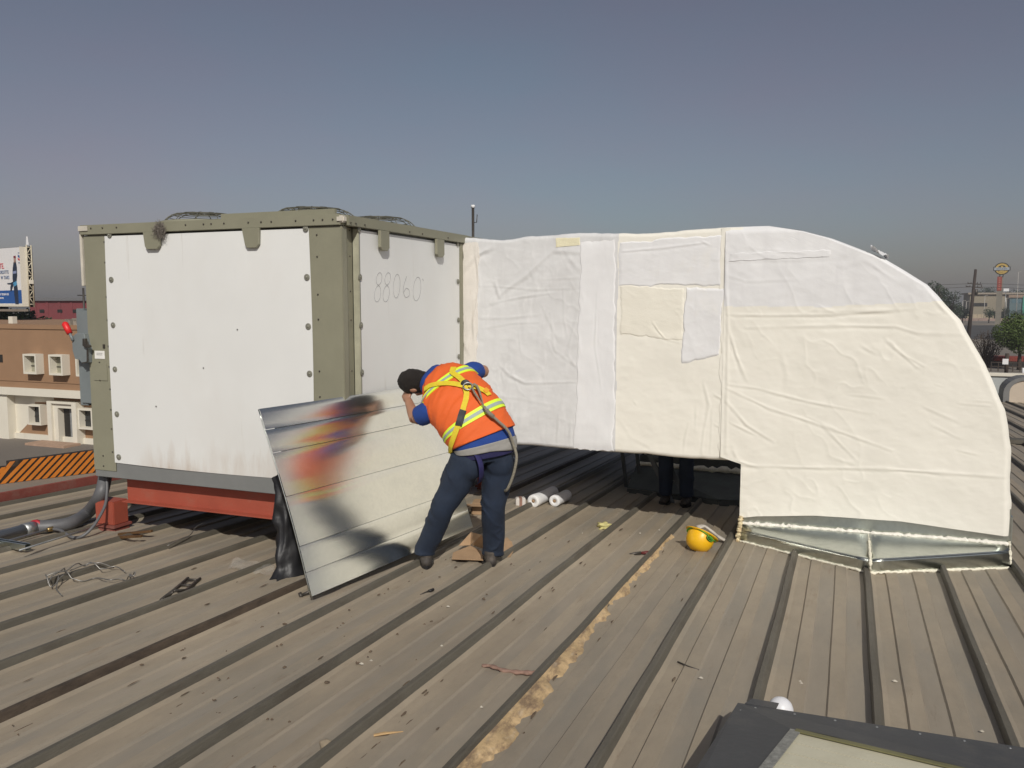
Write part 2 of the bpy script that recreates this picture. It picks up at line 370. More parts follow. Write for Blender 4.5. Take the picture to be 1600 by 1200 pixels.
# corner posts
zt0 = ZT-.085
lp_x1 = at_y(169, 400, YF).x; np_x0 = at_y(483, 400, YF).x
lp = U('corner_post', (XL-.008, YF-.014, ZB+.055), (lp_x1, YF+.055, zt0), M_olive)
npst = U('corner_post', (np_x0, YF-.014, ZB+.152), (XR, YF+.055, zt0), M_olive)
yside = at_x(562, 450, XR).y
slab('corner_post', [(XR-.030, YF+.057, ZB+.152), (XR-.040, YF+.10, ZB+.152), (XR-.048, yside-.02, ZB+.152), (XR-.16, yside-.02, ZB+.152), (XR-.16, YF+.057, ZB+.152)], (0, 0, zt0-ZB-.152), M_olive, unit)
U('panel_edge_strip', (XR-.046, yside-.018, ZB+.152), (XR+.004, yside+.004, zt0), pm('cream_edge', (0.42, 0.41, 0.31), .5))
ybk = at_x(717.5, 450, XR).y
U('corner_post', (XR-.05, ybk, ZB+.152), (XR+.012, ybk+.11, zt0), M_olive)
# front and side sheets, slightly pillowed
def pillow(name, fn, amp, nu=24, nv=24):
    V = []; F = []
    for j in range(nv+1):
        for i in range(nu+1): V.append(fn(i/nu, j/nv))
    for j in range(nv):
        for i in range(nu):
            a = j*(nu+1)+i; F.append((a, a+1, a+nu+2, a+nu+1))
    return from_pd(name, V, F, M_white, unit, True)
fx0, fx1 = lp_x1-.012, np_x0+.012
zb_l = at_y(183, 722, YF).z; zb_r = zb_l-.02
def ffront(u, v):
    bow = math.sin(math.pi*u)*math.sin(math.pi*v)
    z0 = ZB+.135; x = fx0+(fx1-fx0)*u
    x += (.016*math.sin(math.pi*v*1.0))*(1 if u > .5 else -.4)*abs(2*u-1)
    return (x, YF-.0165-.018*bow-.003*math.sin(7*u+3*v)-.010*float(fbm(np.array([u*3.1+4]), np.array([v*2.7]), 3, 3)[0])*bow, z0+(zt0-.01-z0)*v-.012*math.sin(math.pi*u)*(v < .05))
pillow('front_panel', ffront, 0)
def fside(u, v):
    bow = math.sin(math.pi*u)*math.sin(math.pi*v); y0 = yside+.006; y1 = ybk-.004; z0 = ZB+.135
    return (XR+.004+.010*bow+.010*float(fbm(np.array([u*2.6]), np.array([v*2.9+7]), 5, 3)[0])*bow, y0+(y1-y0)*u, z0+(zt0-.012-z0)*v)
pillow('side_panel', fside, 0)
# roof cap rails
U('top_rail', (XL-.02, YF-.035, ZT-.08), (XR+.0, YF+.03, ZT), M_olive)
U('top_rail', (XR-.03, YF+.032, ZT-.08), (XR+.03, ybk+.14, ZT-.004), M_olive)
U('top_rail', (XL-.02, YF+.032, ZT-.08), (XL+.05, YB, ZT), M_olive)
U('roof_cap', (XL, YF+.033, ZT-.03), (XR-.032, YB, ZT+.004), M_olive)
U('corner_clip', (XR-.03, YF-.045, ZT-.062), (XR+.035, YF+.01, ZT-.012), pm('cream_clip', (0.6, 0.56, 0.48), .6), .01)
U('corner_clip', (XL-.03, YF-.045, ZT-.05), (XL+.075, YF-.036, ZT-.008), pm('cream_clip', (0.6, 0.56, 0.48), .6), .003)
U('side_flange', (XL-.045, YF-.02, ZT-.50), (XL-.02, YF+.01, ZT-.02), pm('cream_clip', (0.6, 0.56, 0.48), .6), .003)
# lifting tabs
def ftab(px0, px1, py1, skew=0.0):
    a = at_y(px0, 370, YF).x; b = at_y(px1, 370, YF).x; z1 = at_y((px0+px1)/2, py1, YF).z
    y = YF-.05; c = .025
    pts = [(a-.004, y, ZT-.079), (a+.012+skew, y, z1+c), (a+.03+skew, y, z1), (b-.03, y, z1), (b-.006, y, z1+c), (b, y, ZT-.079)]
    slab('lifting_tab', pts, (0, .026, 0), M_olive, unit, .003)
ftab(231, 256, 390); ftab(385, 411, 388, .01)
def stab(px0, px1, py1):
    a = at_x(px0, 370, XR).y; b = at_x(px1, 370, XR).y; z1 = at_x((px0+px1)/2, py1, XR).z; c = .025; x = XR+.048
    slab('lifting_tab', [(x, a, ZT-.082), (x, a, z1+c), (x, a+.03, z1), (x, b-.03, z1), (x, b, z1+c), (x, b, ZT-.082)], (-.026, 0, 0), M_olive, unit, .003)
stab(586.5, 600.5, 392); stab(675.5, 687, 402)
# washers
def washer(c, nrm):
    bm = bmesh.new(); disc(bm, Vector(c), nrm, .024, .006, 14); disc(bm, Vector(c)+Vector(nrm)*.0055, nrm, .009, .006, 6)
    from_bm('washer', bm, pm('washer_metal', (0.25, 0.245, 0.20), .5, .3), unit)
for py in (367, 437, 508, 577, 647, 714): washer(at_y(171+(py-367)*.042, py, YF-.022), (0, -1, 0))
for py in (357, 433, 510, 584, 655): washer(at_y(477.5+(py-357)*.028, py, YF-.022), (0, -1, 0))
for py in (358, 433, 508, 582): washer(at_x(561+(py-358)*.02, py, XR+.01), (1, 0, 0))
for py in (381, 440, 500, 557): washer(at_x(715+(py-381)*.01, py, XR+.01), (1, 0, 0))
bm = bmesh.new()
for px, pys in ((163, (378, 410, 464, 500, 541, 573, 608, 640, 670, 706)), (148, (566, 594, 712, 728))):
    for py in pys: disc(bm, at_y(px+(py-378)*.04, py, YF-.0165), (0, -1, 0), .0065, .006, 6)
for px, pys in ((495, (367, 401, 460, 499, 580, 620)),):
    for py in pys: disc(bm, at_y(px+(py-367)*.02, py, YF-.0165), (0, -1, 0), .0065, .006, 6)
for px in (142, 160, 182, 290, 318, 330, 350, 388, 408, 424, 462, 490, 504, 520): disc(bm, at_y(px, 357-(px-134)*.037, YF-.037), (0, -1, 0), .007, .006, 6)
for px in (548, 556, 570, 640, 660, 700): disc(bm, at_x(px, 348+(px-548)*.155, XR+.032), (1, 0, 0), .007, .006, 6)
for py in (360, 400, 455, 500, 580): disc(bm, Vector((XR-.046, yside-.06, at_x(555, py, XR).z)), (1, 0, 0), .006, .006, 6)
for px in (244, 371, 318): disc(bm, at_y(px, 515+(px % 7)*20, YF-.032), (0, -1, 0), .006, .005, 6)
o = from_bm('screw_heads', bm, M_darkwire, unit); o['kind'] = 'stuff'
# plates on the left post
def fplate(name, x0, y0, x1, y1, mat, d=.004):
    a = at_y(x0, y0, YF-.018); b = at_y(x1, y1, YF-.018); return U(name, (a.x, YF-.014-d, b.z), (b.x, YF-.0145, a.z), mat, .001)
fplate('label_plate', 147.5, 548, 163.5, 561, pm('label_white', (0.8, 0.79, 0.75), .5))
bm = bmesh.new()
for yy in (551.5, 554): a = at_y(151, yy, YF-.0185); b = at_y(160, yy+.8, YF-.0185); box(bm, (a.x, YF-.0195, b.z), (b.x, YF-.0182, a.z))
from_bm('label_print', bm, M_darkwire, unit)
fplate('access_plate', 146, 567, 168, 595, M_olive, .006)
fplate('key_slot', 161, 538, 164, 544, M_darkwire, .01)
# pencilled number on the side sheet
def scrawl(strokes):
    lst = []
    for s in strokes:
        pts = []
        for p in smoothpath([at_x(380+x/3.333, 300+y/3.333, XR+.012) for x, y in s], 5):
            y0 = yside+.006; u_q = (p.y-y0)/(ybk-.004-y0); z0 = ZB+.135; v_q = (p.z-z0)/(zt0-.012-z0); pts.append(Vector((fside(u_q, v_q)[0]+.0004, p.y, p.z)))
        lst.append((pts, .0024))
    return lst
def loop(cx, cy, rx, ry, n=10, a0=0, sl=0):
    return [(cx+rx*math.cos(a0+2*math.pi*i/n)-sl*math.sin(a0+2*math.pi*i/n), cy+ry*math.sin(a0+2*math.pi*i/n)) for i in range(n+1)]
ST = []
for cx in (706, 750): ST += [loop(cx+4, 452, 14, 32, sl=4), loop(cx-4, 530, 16, 42, sl=4)]
ST += [loop(800, 490, 17, 62, sl=4), [(852, 440), (838, 480), (834, 520), (845, 548), (862, 540), (864, 512), (848, 502), (836, 522)], loop(905, 505, 20, 62, sl=6), [(934, 452), (940, 462)]]
tubes('handwriting', scrawl(ST), pm('pencil', (0.36, 0.36, 0.36), .8), unit, 4)
# fans on top
def fan(cx, cy, r, h):
    bm = bmesh.new(); M = Matrix.Translation((cx, cy, ZT+.004))
    lathe(bm, [(r+.03, 0), (r+.03, h*.28), (r, h*.32), (r-.02, .0)], 40, M)
    f = from_bm('fan_shroud', bm, M_olive, unit, True)
    lst = []
    for q in range(1, 9):
        rr = r*(1.02 if q == 8 else q/8); z = ZT+h*(.34+.66*(1-(q/8)**5)); n = 32
        lst.append(([(cx+rr*math.cos(2*math.pi*i/n), cy+rr*math.sin(2*math.pi*i/n), z) for i in range(n+1)], .0026))
    for q in range(12):
        a = 2*math.pi*q/12
        lst.append(([(cx+r*t*math.cos(a), cy+r*t*math.sin(a), ZT+h*(.34+.66*(1-min(t, 1)**5))+.004) for t in (0.1, .4, .7, .82, .9, .96, 1.0)], .004))
    tubes('fan_guard', lst, pm('guard_wire', (.17, .165, .13), .5, .4, .1), unit, 4)
    bm = bmesh.new()
    for q in range(4):
        a = q*math.pi/2; box(bm, (cx-.05, cy-.02, ZT+.02), (cx+.05, cy+.02, ZT+.03))
    from_bm('fan_motor', bm, M_darkwire, unit)
fan(-4.05, 5.83, .33, .115); fan(-5.16, 5.83, .33, .115); fan(-4.0, 6.75, .33, .125); fan(-5.16, 6.75, .33, .115)
U('lid_angle', (-4.6, YF+.06, ZT+.004), (-3.55, YF+.09, ZT+.05), M_olive)
# dusty nest caught on the rail
nc = at_y(249, 360, YF-.055); rng = random.Random(9); lst = []
for q in range(800):
    a = nc+Vector((rng.gauss(0, .024), rng.gauss(0, .008), rng.gauss(0, .026))); b = a+Vector((rng.gauss(0, .016), rng.gauss(0, .008), rng.gauss(0, .014)))
    lst.append(([a, (a+b)/2+Vector((rng.gauss(0, .01), 0, rng.gauss(0, .01))), b], .0007+.0008*rng.random()))
tag(tubes('dust_clump', lst, pm('dust_fluff', (0.25, 0.22, 0.19), .95, 0, .3, 60), None, 3), 'grey clump of dusty fluff stuck on the top rail of the unit', 'dust clump')

# ---------- beams and pedestals
def ibeam(y, label, x0=-5.73, x1=-3.5):
    e = empty('support_beam', ((x0+x1)/2, y, .06), label, 'steel beam', 'red beams under the unit')
    z0, z1 = .045, ZB-.002
    bx('web', (x0, y-.006, z0+.0125), (x1, y+.006, z1-.0125), M_red, e, 0)
    bx('flange', (x0, y-.07, z0), (x1, y+.07, z0+.012), M_red, e, .002)
    bx('flange', (x0, y-.07, z1-.012), (x1, y+.07, z1), M_red, e, .002)
ibeam(5.42, 'red oxide steel beam under the front edge of the air conditioner')
ibeam(8.6, 'red oxide steel beam far back under the air conditioner')
i = 0
for cx, cy, lab in ((-5.905, 5.40, 'red box pedestal at the front left corner of the unit'), (-3.72, 5.5, 'red box pedestal at the front corner behind the leaning sheet'),
                    (-5.87, 8.6, 'red box pedestal at the rear left corner of the unit'), (-3.72, 8.6, 'red box pedestal at the rear right corner of the unit')):
    e = empty('support_pedestal', (cx, cy, roofz(cy)), lab, 'pedestal', 'red pedestals carrying the beams')
    z0 = roofz(cy)
    bx('block', (cx-.105, cy-.08, z0+.06), (cx+.105, cy+.08, .0435), M_red, e, .006)
    bx('base_plate', (cx-.125, cy-.10, z0+.035), (cx+.125, cy+.10, z0+.0595), M_reddull, e, .004)
    bx('cap_plate', (cx-.10, cy-.075, .0436), (cx+.10, cy+.075, .0448), M_red, e, 0)
    bx('footing', (cx-.11, cy-.09, z0-.03), (cx+.11, cy+.09, z0+.0348), M_reddull, e, .01)

# ---------- disconnect switch on the left side
dsx = XL-.008
ds = empty('disconnect_switch', (dsx-.1, YF+.1, .7), 'grey electrical disconnect box with red handle on the unit', 'switch box')
def dbox(name, x0, y0, x1, y1, ya, yb, mat, bev=.006):
    a = at_y(x0, y0, ya); b = at_y(x1, y1, ya); return bx(name, (a.x, ya, b.z), (min(b.x, dsx-.001), yb, a.z), mat, ds, bev)
M_box = pm('switch_grey', (0.19, 0.215, 0.22), .45, 0, .08, 4)
dbox('enclosure', 118, 482, 138, 634, YF+.03, YF+.36, M_box)
dbox('door', 120.5, 485, 139, 530, YF+.016, YF+.0295, M_box)
dbox('door', 124.5, 566, 145, 631, YF+.016, YF+.0295, M_box)
aa = at_y(112, 522, YF); 
pl = [(112, 527), (118, 521), (131, 521), (134, 536), (137, 545), (137, 567), (127, 567), (124, 561), (117, 561), (113, 548)]
slab('mechanism_plate', [at_y(x, y, YF-.06) for x, y in pl], (0, .074, 0), M_box, ds, .004)
slab('hasp', [at_y(x, y, YF-.09) for x, y in ((128.5, 529), (132, 529), (133, 538), (139, 540), (139, 543), (133, 543.5), (128.5, 540))], (0, .028, 0), M_darkwire, ds, .002)
slab('slot', [at_y(x, y, YF-.068) for x, y in ((135.2, 546), (137, 546), (137, 566), (128, 568.5), (128, 566.3), (135.2, 565))], (0, .007, 0), M_darkwire, ds)
h0 = at_y(101.5, 506, YF-.07); h1 = at_y(109, 521, YF-.07)
hd = tube('handle', [h0+(h0-h1)*.15, h0, h0*.5+h1*.5, h1], [.015, .027, .027, .024], pm('red_grip', (0.62, 0.02, 0.02), .45), ds, 10)
tube('handle_arm', [h1, at_y(114, 532, YF-.07)], .012, M_box, ds)

# ---------- hose, pipe, strut on the left
hs_ = empty('insulated_hose', on_roof(70, 835), 'thick grey flexible hose curving down from the unit corner', 'hose')
hp = smoothpath([(at_y(164, 735, YF+.12)), at_y(163, 752, YF+.10), at_y(156, 775, YF+.04), on_roof(138, 800, .10), on_roof(113, 816, .07), on_roof(85, 822, .06), on_roof(57, 823.5, .06)], 8)
tube('hose_body', hp, .056, M_hose, hs_, 14)
q0 = on_roof(57, 823.5, .06); q1 = q0+Vector((-.0, -1, SL))*3.2 + Vector((-.12, 0, 0))
q1 = on_roof(-60, 855, .06)
sp = empty('steel_conduit', q0, 'grey steel conduit with red ring lying along the roof ribs', 'pipe')
dq = (q1-q0).normalized()
tube('pipe_body', [q0+dq*.02, q0+dq*2.0], .052, M_steelpipe, sp, 16)
tube('ring', [q0-dq*.01, q0+dq*.02], .064, pm('red_ring', (0.40, 0.025, 0.035), .5), sp, 16)
tube('coupling', [q0+dq*.04, q0+dq*.14], .057, pm('bright_zinc', (0.50, 0.51, 0.50), .42, .9), sp, 16)
th = empty('thin_hose', on_roof(110, 838), 'thin grey hose hanging beside the thick one with brass fitting', 'hose')
tp = smoothpath([at_y(167, 742, YF+.08), at_y(167, 770, YF+.03), at_y(163, 793, YF-.05), on_roof(146, 822, .10), on_roof(128, 838, .03), on_roof(112, 839, .03), on_roof(95, 829, .045), on_roof(81, 826, .05)], 8)
tube('hose_body', tp, .013, M_hose, th, 8)
f0 = on_roof(81, 826, .05); f1 = on_roof(-60, 866, .05); df = (f1-f0).normalized()
tube('brass_fitting', [f0-df*.03, f0, f0+df*.05], [.014, .024, .017], pm('brass', (0.35, 0.25, 0.11), .35, .9), th, 6)
tube('tube', [f0+df*.05, f0+df*1.9], .011, pm('bright_zinc', (0.50, 0.51, 0.50), .42, .9), th, 8)
tube('green_tape', [f0+df*.62, f0+df*.78], .0125, pm('green_tape', (0.02, 0.2, 0.1), .5), th, 8)
st = empty('strut_channel', on_roof(30, 868), 'short galvanised strut channel lying under the pipes', 'strut')
s1 = on_roof(44, 860, .03); s0 = on_roof(-40, 846, .03); sdv = (s1-s0).normalized(); sw = sdv.cross(Vector((0, 0, 1))).normalized()
for nm, w0, w1, z0, z1 in (('channel_base', -.025, .025, 0, .004), ('channel_side', -.025, -.021, .004, .05), ('channel_side', .021, .025, .004, .05), ('channel_lip', -.021, -.010, .046, .05), ('channel_lip', .010, .021, .046, .05)):
    A = [s0+sw*w0+Vector((0, 0, z0)), s0+sw*w1+Vector((0, 0, z0)), s0+sw*w1+Vector((0, 0, z1)), s0+sw*w0+Vector((0, 0, z1))]
    slab(nm, A, s1-s0, M_galv, st)
rd = empty('thin_rod', on_roof(70, 852), 'thin steel rod lying along the rib by the red pedestal', 'rod')
tube('rod', [on_roof(30, 860, .075), on_roof(168, 817, .075)], .008, M_steelpipe, rd)

# ================================================================== WRAPPED DUCT
YD = 7.35; DD = 1.05
duct = empty('wrapped_duct', (-.3, YD+.6, roofz(8)), 'front duct wrapped in white fabric and cream coating ending in a big rounded elbow', 'duct')
def px2(px, py): p = at_y(px, py, YD); return (p.x, p.z)
def crease_field(X, Z, lines):
    h = np.zeros_like(X)
    for pts, amp, wid in lines:
        P = [px2(*p) for p in pts]
        best = np.full_like(X, 9.0); sg = np.zeros_like(X); tt = np.zeros_like(X); tot = len(P)-1
        for i in range(tot):
            ax, az = P[i]; bx_, bz = P[i+1]; dx, dz = bx_-ax, bz-az; l2 = dx*dx+dz*dz
            t = np.clip(((X-ax)*dx+(Z-az)*dz)/l2, 0, 1)
            ex = X-(ax+dx*t); ez = Z-(az+dz*t); d = np.hypot(ex, ez); m = d < best
            best = np.where(m, d, best); sg = np.where(m, np.sign(dx*ez-dz*ex), sg); tt = np.where(m, (i+t)/tot, tt)
        s = best*sg; fade = np.sin(np.pi*np.clip(.08+tt*.84, 0, 1))**.6
        wv = wid*(1+.7*(vnoise(X*7, Z*7, 91)-.5)); prof = np.exp(-(s/wv)**2)-.55*np.exp(-((s+1.5*wv)/(1.3*wv))**2)
        h += .40*amp*fade*(.55+.9*vnoise(X*9+3, Z*9, 92))*prof
    return h
C6 = lambda *p: [(700+x/3, 340+y/3) for x, y in p]
C7 = lambda *p: [(1100+x/3, 340+y/3) for x, y in p]
RUN = [(C6((205, 400), (280, 330), (370, 270), (440, 200), (490, 155), (620, 165)), .016, .022),
       (C6((85, 322), (200, 318), (420, 338), (620, 330)), .006, .010), (C6((205, 402), (340, 372), (500, 352)), .008, .012),
       (C6((150, 470), (280, 470), (420, 455)), .008, .014), (C6((160, 520), (300, 495), (430, 490)), .005, .010), (C6((300, 740), (360, 775), (600, 770)), .008, .012),
       (C6((240, 690), (290, 740), (350, 770)), .008, .014), (C6((250, 720), (260, 770)), .007, .01), (C6((130, 150), (150, 330), (120, 480), (125, 600)), .014, .014),
       (C6((80, 240), (140, 170), (210, 125)), .022, .018), (C6((100, 560), (80, 600), (110, 650)), .013, .012), (C6((540, 330), (545, 480), (560, 560)), .005, .010),
       (C6((480, 440), (500, 620), (590, 690)), .006, .012), (C6((440, 410), (520, 580)), .005, .012), (C6((620, 380), (560, 640), (600, 700)), .006, .012),
       (C6((330, 520), (345, 650)), .004, .01), (C6((200, 830), (350, 850), (500, 880)), .004, .016), (C6((520, 920), (510, 1090)), .006, .012),
       (C6((580, 900), (570, 1080)), .005, .012), (C6((795, 200), (790, 540), (780, 1090)), .006, .010), (C6((700, 350), (690, 600), (720, 800)), .005, .009),
       (C6((960, 490), (985, 530), (1020, 570)), .011, .009), (C6((1020, 570), (1090, 590)), .005, .009), (C6((1200, 780), (1225, 880), (1200, 1000), (1190, 1100)), .009, .012),
       (C6((1130, 960), (1110, 1040), (1105, 1100)), .006, .010), (C6((1165, 880), (1160, 1000)), .004, .01), (C6((1240, 900), (1230, 1100)), .007, .010), (C6((1250, 830), (1300, 860)), .009, .01),
       (C6((1250, 970), (1310, 1000), (1380, 1030)), .009, .010), (C6((800, 940), (860, 1030), (960, 1090)), .004, .02), (C6((870, 860), (885, 880)), .005, .008),
       (C6((450, 290), (620, 280)), .005, .01), (C6((380, 230), (420, 330), (400, 440)), .004, .012), (C6((560, 180), (610, 240)), .009, .02), (C6((220, 300), (240, 370)), .02, .016),
       (C6((820, 158), (1000, 142), (1200, 118)), .009, .010), (C6((1190, 110), (1230, 130)), .011, .01)]
ELB = [(C7((105, 180), (105, 330), (112, 470), (110, 700), (105, 1100)), .012, .014), (C7((110, 455), (300, 458), (600, 455), (980, 428)), .013, .011),
       (C7((200, 515), (600, 505), (900, 510), (1000, 540), (1220, 548)), .009, .014), (C7((855, 575), (930, 640), (1000, 700)), .010, .012), (C7((930, 640), (1030, 695)), .007, .009),
       (C7((110, 780), (250, 800), (480, 860), (770, 915)), .009, .012), (C7((110, 800), (300, 890), (560, 975), (880, 1090)), .009, .012), (C7((105, 860), (200, 970), (330, 1050)), .010, .013),
       (C7((560, 975), (640, 1060), (720, 1140)), .007, .012), (C7((125, 960), (250, 1020)), .008, .011), (C7((680, 830), (760, 835), (850, 848)), .006, .009),
       (C7((1030, 885), (1200, 960)), .005, .012), (C7((1060, 965), (1200, 1035)), .006, .012), (C7((1190, 870), (1350, 885)), .005, .007), (C7((1260, 858), (1345, 862)), .004, .006),
       (C7((480, 930), (620, 990)), .005, .009), (C7((110, 500), (150, 640), (200, 760)), .011, .016), (C7((360, 600), (390, 740), (380, 800)), .004, .02), (C7((740, 600), (810, 640)), .005, .012),
       (C7((1080, 780), (1120, 792)), .004, .006), (C7((140, 1090), (160, 1140), (260, 1170)), .010, .014), (C7((180, 1160), (480, 1170), (830, 1176), (1130, 1195), (1420, 1215)), .012, .012),
       (C7((110, 205), (400, 200), (640, 190)), .006, .010), (C7((540, 440), (880, 432)), .012, .02), (C7((1080, 380), (1130, 440)), .006, .012), (C7((600, 700), (850, 760)), .003, .03),
       (C7((110, 270), (200, 300), (420, 290)), .005, .012), (C7((640, 230), (760, 200), (900, 300)), .005, .02), (C7((180, 140), (480, 170)), .004, .01), (C7((1000, 640), (1240, 700)), .003, .025),
       (C7((900, 160), (1080, 350), (1240, 520)), .005, .02), (C7((1190, 1090), (1280, 1110)), .005, .01), (C7((620, 1130), (720, 1160)), .006, .014)]
def fabric(X, Z, seed):
    h = fbm(X*1.5, Z*1.5, seed, 3)*.028 + fbm(X*5, Z*6, seed+3, 3)*.007
    r = 1-np.abs(fbm(X*4+Z*2.0, Z*3.2-X, seed+7, 3))*7
    return h+np.clip(r, 0, 1)**4*.0030*np.clip(vnoise(X*1.3, Z*1.3, seed+40)*2-.7, 0, 1)+fbm(X*14, Z*22, seed+9, 3)*.0035
def gridmesh(name, X, Y, Z, mat, parent, mi=None):
    nv, nu = X.shape; V = np.stack([X, Y, Z], -1).reshape(-1, 3)
    ii = np.arange((nv-1)*(nu-1)); a = (ii//(nu-1))*nu+ii % (nu-1)
    F = np.stack([a, a+1, a+nu+1, a+nu], 1)
    me = bpy.data.meshes.new(name); me.from_pydata(V.tolist(), [], F.tolist()); me.update()
    me.polygons.foreach_set('use_smooth', [True]*len(me.polygons))
    o = link(name, me, parent, mat if isinstance(mat, list) else [mat])
    if mi is not None: me.polygons.foreach_set('material_index', mi.reshape(-1).astype(int).tolist())
    return o
# straight run: closed sleeve swept round the four sides, front carries the creases
RZ0, RZ1 = .392, 2.362; RX0, RX1 = XR+.02, -.86
ns = 300
def ringpos(n_f, n_t):
    """front (bottom->top), top, back, bottom as (y offset, z) with rounded corners"""
    r = .035; pts = []
    for z in np.linspace(RZ0+r, RZ1-r, n_f): pts.append((0, z))
    for a in np.linspace(0, math.pi/2, 5)[1:-1]: pts.append((r-r*math.cos(a), RZ1-r+r*math.sin(a)))
    for y in np.linspace(r, DD-r, n_t): pts.append((y, RZ1))
    for z in np.linspace(RZ1-r, RZ0+r, 10): pts.append((DD, z))
    for y in np.linspace(DD-r, r, 10): pts.append((y, RZ0))
    for a in np.linspace(0, math.pi/2, 5)[1:-1]: pts.append((r-r*math.sin(a), RZ0+r-r*math.cos(a)))
    pts.append((0, RZ0+r)); return np.array(pts)
RP = ringpos(200, 24)
xs = np.linspace(RX0, RX1, ns)
X = np.tile(xs[None, :], (len(RP), 1)); ZB_ = np.tile(RP[:, 1][:, None], (1, ns)); YB_ = np.tile(RP[:, 0][:, None], (1, ns))
wr = fabric(X, ZB_, 21)+crease_field(X, ZB_, RUN)
front = np.clip(1-YB_/.06, 0, 1)
sag = .02*np.sin((X+3.4)*2.2)
topw = fbm(X*2.4, YB_*2, 71, 4)*.05+fbm(X*9, YB_*6, 73, 3)*.012
ztop = np.clip((ZB_-(RZ1-.5))/.5, 0, 1); zbot = np.clip(((RZ0+.3)-ZB_)/.3, 0, 1)
dipt = -.035*np.exp(-((X+3.05)/.25)**2)+.012*np.exp(-((X+2.2)/.3)**2)-.010*np.exp(-((X+1.65)/.3)**2)+.02*np.clip((X+1.4)/.5, 0, 1)
Zr = ZB_+topw*ztop+dipt*ztop+(fbm(X*3, X*0, 75, 3)*.03-.03*np.clip(-(X+2.45)/.9, 0, 1)*-1)*zbot
Yr = YD+YB_-wr*front
xc = px2(962, 600)[0]
mi = ((X[:-1, :-1]+.02*fbm(ZB_[:-1, :-1]*6, X[:-1, :-1]*0, 6, 3)) > xc)
gridmesh('duct_sleeve', X, Yr, Zr, [M_gauze0, M_cream], duct, mi)
# fabric patches laid over the run (each its own piece of cloth)
def patch(name, poly_px, off, mat, seed, par=duct, ybase=YD, lines=None, nx=70, nz=70, base=21, blines=None):
    """quad piece of cloth given by 4 photo-surveyed corners (TL,TR,BR,BL) following the wrinkled face"""
    P = np.array([px2(*p) for p in poly_px]); u = np.linspace(0, 1, nx)[None, :]; v = np.linspace(0, 1, nz)[:, None]
    X = (P[0, 0]*(1-u)+P[1, 0]*u)*(1-v)+(P[3, 0]*(1-u)+P[2, 0]*u)*v
    Z = (P[0, 1]*(1-u)+P[1, 1]*u)*(1-v)+(P[3, 1]*(1-u)+P[2, 1]*u)*v
    eu = np.minimum(u, 1-u)*np.ones_like(v); ev = np.minimum(v, 1-v)*np.ones_like(u)
    X = X+(fbm(Z*6, X*0, seed, 3)*.05+fbm(Z*30, X*0, seed, 2)*.02)*np.exp(-(eu/.06)**2); Z = Z+(fbm(X*6, Z*0, seed+1, 3)*.045+fbm(X*30, Z*0, seed+1, 2)*.02)*np.exp(-(ev/.06)**2)
    h = fabric(X, Z, base)+crease_field(X, Z, blines if blines is not None else RUN)
    edge = np.minimum(eu*nx/2, ev*nz/2).clip(0, 1)
    y = ybase-h-(off+.002)*edge+.0015-fbm(X*4, Z*4, seed+5, 3)*.004*edge
    return gridmesh(name, X, y, Z, mat, par)
patch('fabric_patch', [(908, 376), (962, 374), (958, 706), (896, 701)], .006, M_gauze, 101)
patch('fabric_patch', [(966, 378), (1128, 366), (1130, 446), (966, 446)], .006, M_gauze, 102)
patch('fabric_patch', [(968, 446), (1069, 449), (1068, 532), (968, 524)], .004, layered(pm('stained_cream', (0.805, 0.775, 0.675), .65, 0, .03, 3, .15, 120), [((0.77, 0.735, 0.63), 3, (1, 1, 1), .5, .7, .6)]), 103)
patch('fabric_flap', [(1070, 448), (1130, 452), (1126, 556), (1066, 569)], .008, M_gauze, 104)
patch('fabric_patch', [(724, 380), (750, 378), (742, 692), (724, 694)], .009, layered(pm('worn_gauze', (0.72, 0.68, 0.62), .75, 0, .06, 8, .3, 120), [((0.5, 0.43, 0.36), 5, (2, 1, .6), .55, .75, .6)]), 105)
patch('fabric_patch', [(868, 374), (906, 372), (906, 384), (868, 388)], .004, pm('yellowed_gauze', (0.76, 0.71, 0.50), .7, 0, .06, 9, .3, 120), 106)
# elbow: rounded quarter
ARC = [(-.86, 2.372), (-.655, 2.378), (-.40, 2.335), (-.162, 2.263), (.222, 2.098), (.55, 1.883), (.785, 1.612), (.975, 1.271), (1.12, .932), (1.178, .638), (1.205, .02)]
az = np.array([p[1] for p in ARC][1:]); ax_ = np.array([p[0] for p in ARC][1:])
def xright(z): return np.interp(-z, -az, ax_)
bot = lambda t: np.interp(t, [0, .07, .3, .62, 1], [px2(1159, 809)[1], px2(1180, 806)[1], px2(1285, 806)[1], px2(1420, 815)[1], px2(1575, 838)[1]])
xel0 = px2(1157, 760)[0]; xseam = px2(1131, 500)[0]
nu, nv = 230, 260
vv = np.linspace(0, 1, nv)**.8
zz = RZ1+.018-(RZ1+.018-.30)*vv            # top -> bottom
XX = np.zeros((nv, nu)); ZZ = np.zeros((nv, nu))
uu = np.linspace(0, 1, nu)
for j in range(nv):
    zrow = zz[j]
    t = np.clip((zrow-.02)/(RZ0-.02), 0, 1)
    zl = zrow
    zlow = bot(uu)
    zfull = RZ1+.016
    ZZ[j] = zfull+(zlow-zfull)*vv[j]
    xl = np.where(ZZ[j] > RZ0+.005, xseam, xel0)
    xl = np.interp(ZZ[j], [RZ0-.02, RZ0+.03], [xel0, xseam])
    XX[j] = xl+(xright(ZZ[j])-xl)*uu
edge_r = np.clip((XX-(xright(ZZ)-.05))/.05, 0, 1)*(ZZ < 2.36)
roll = .045*edge_r**2.2+.04*np.clip((ZZ-(RZ1-.02))/.03, 0, 1)
wre = fabric(XX, ZZ, 55)+crease_field(XX, ZZ, ELB)
jag = fbm(ZZ*5, ZZ*0+3, 81, 3)*.03*edge_r
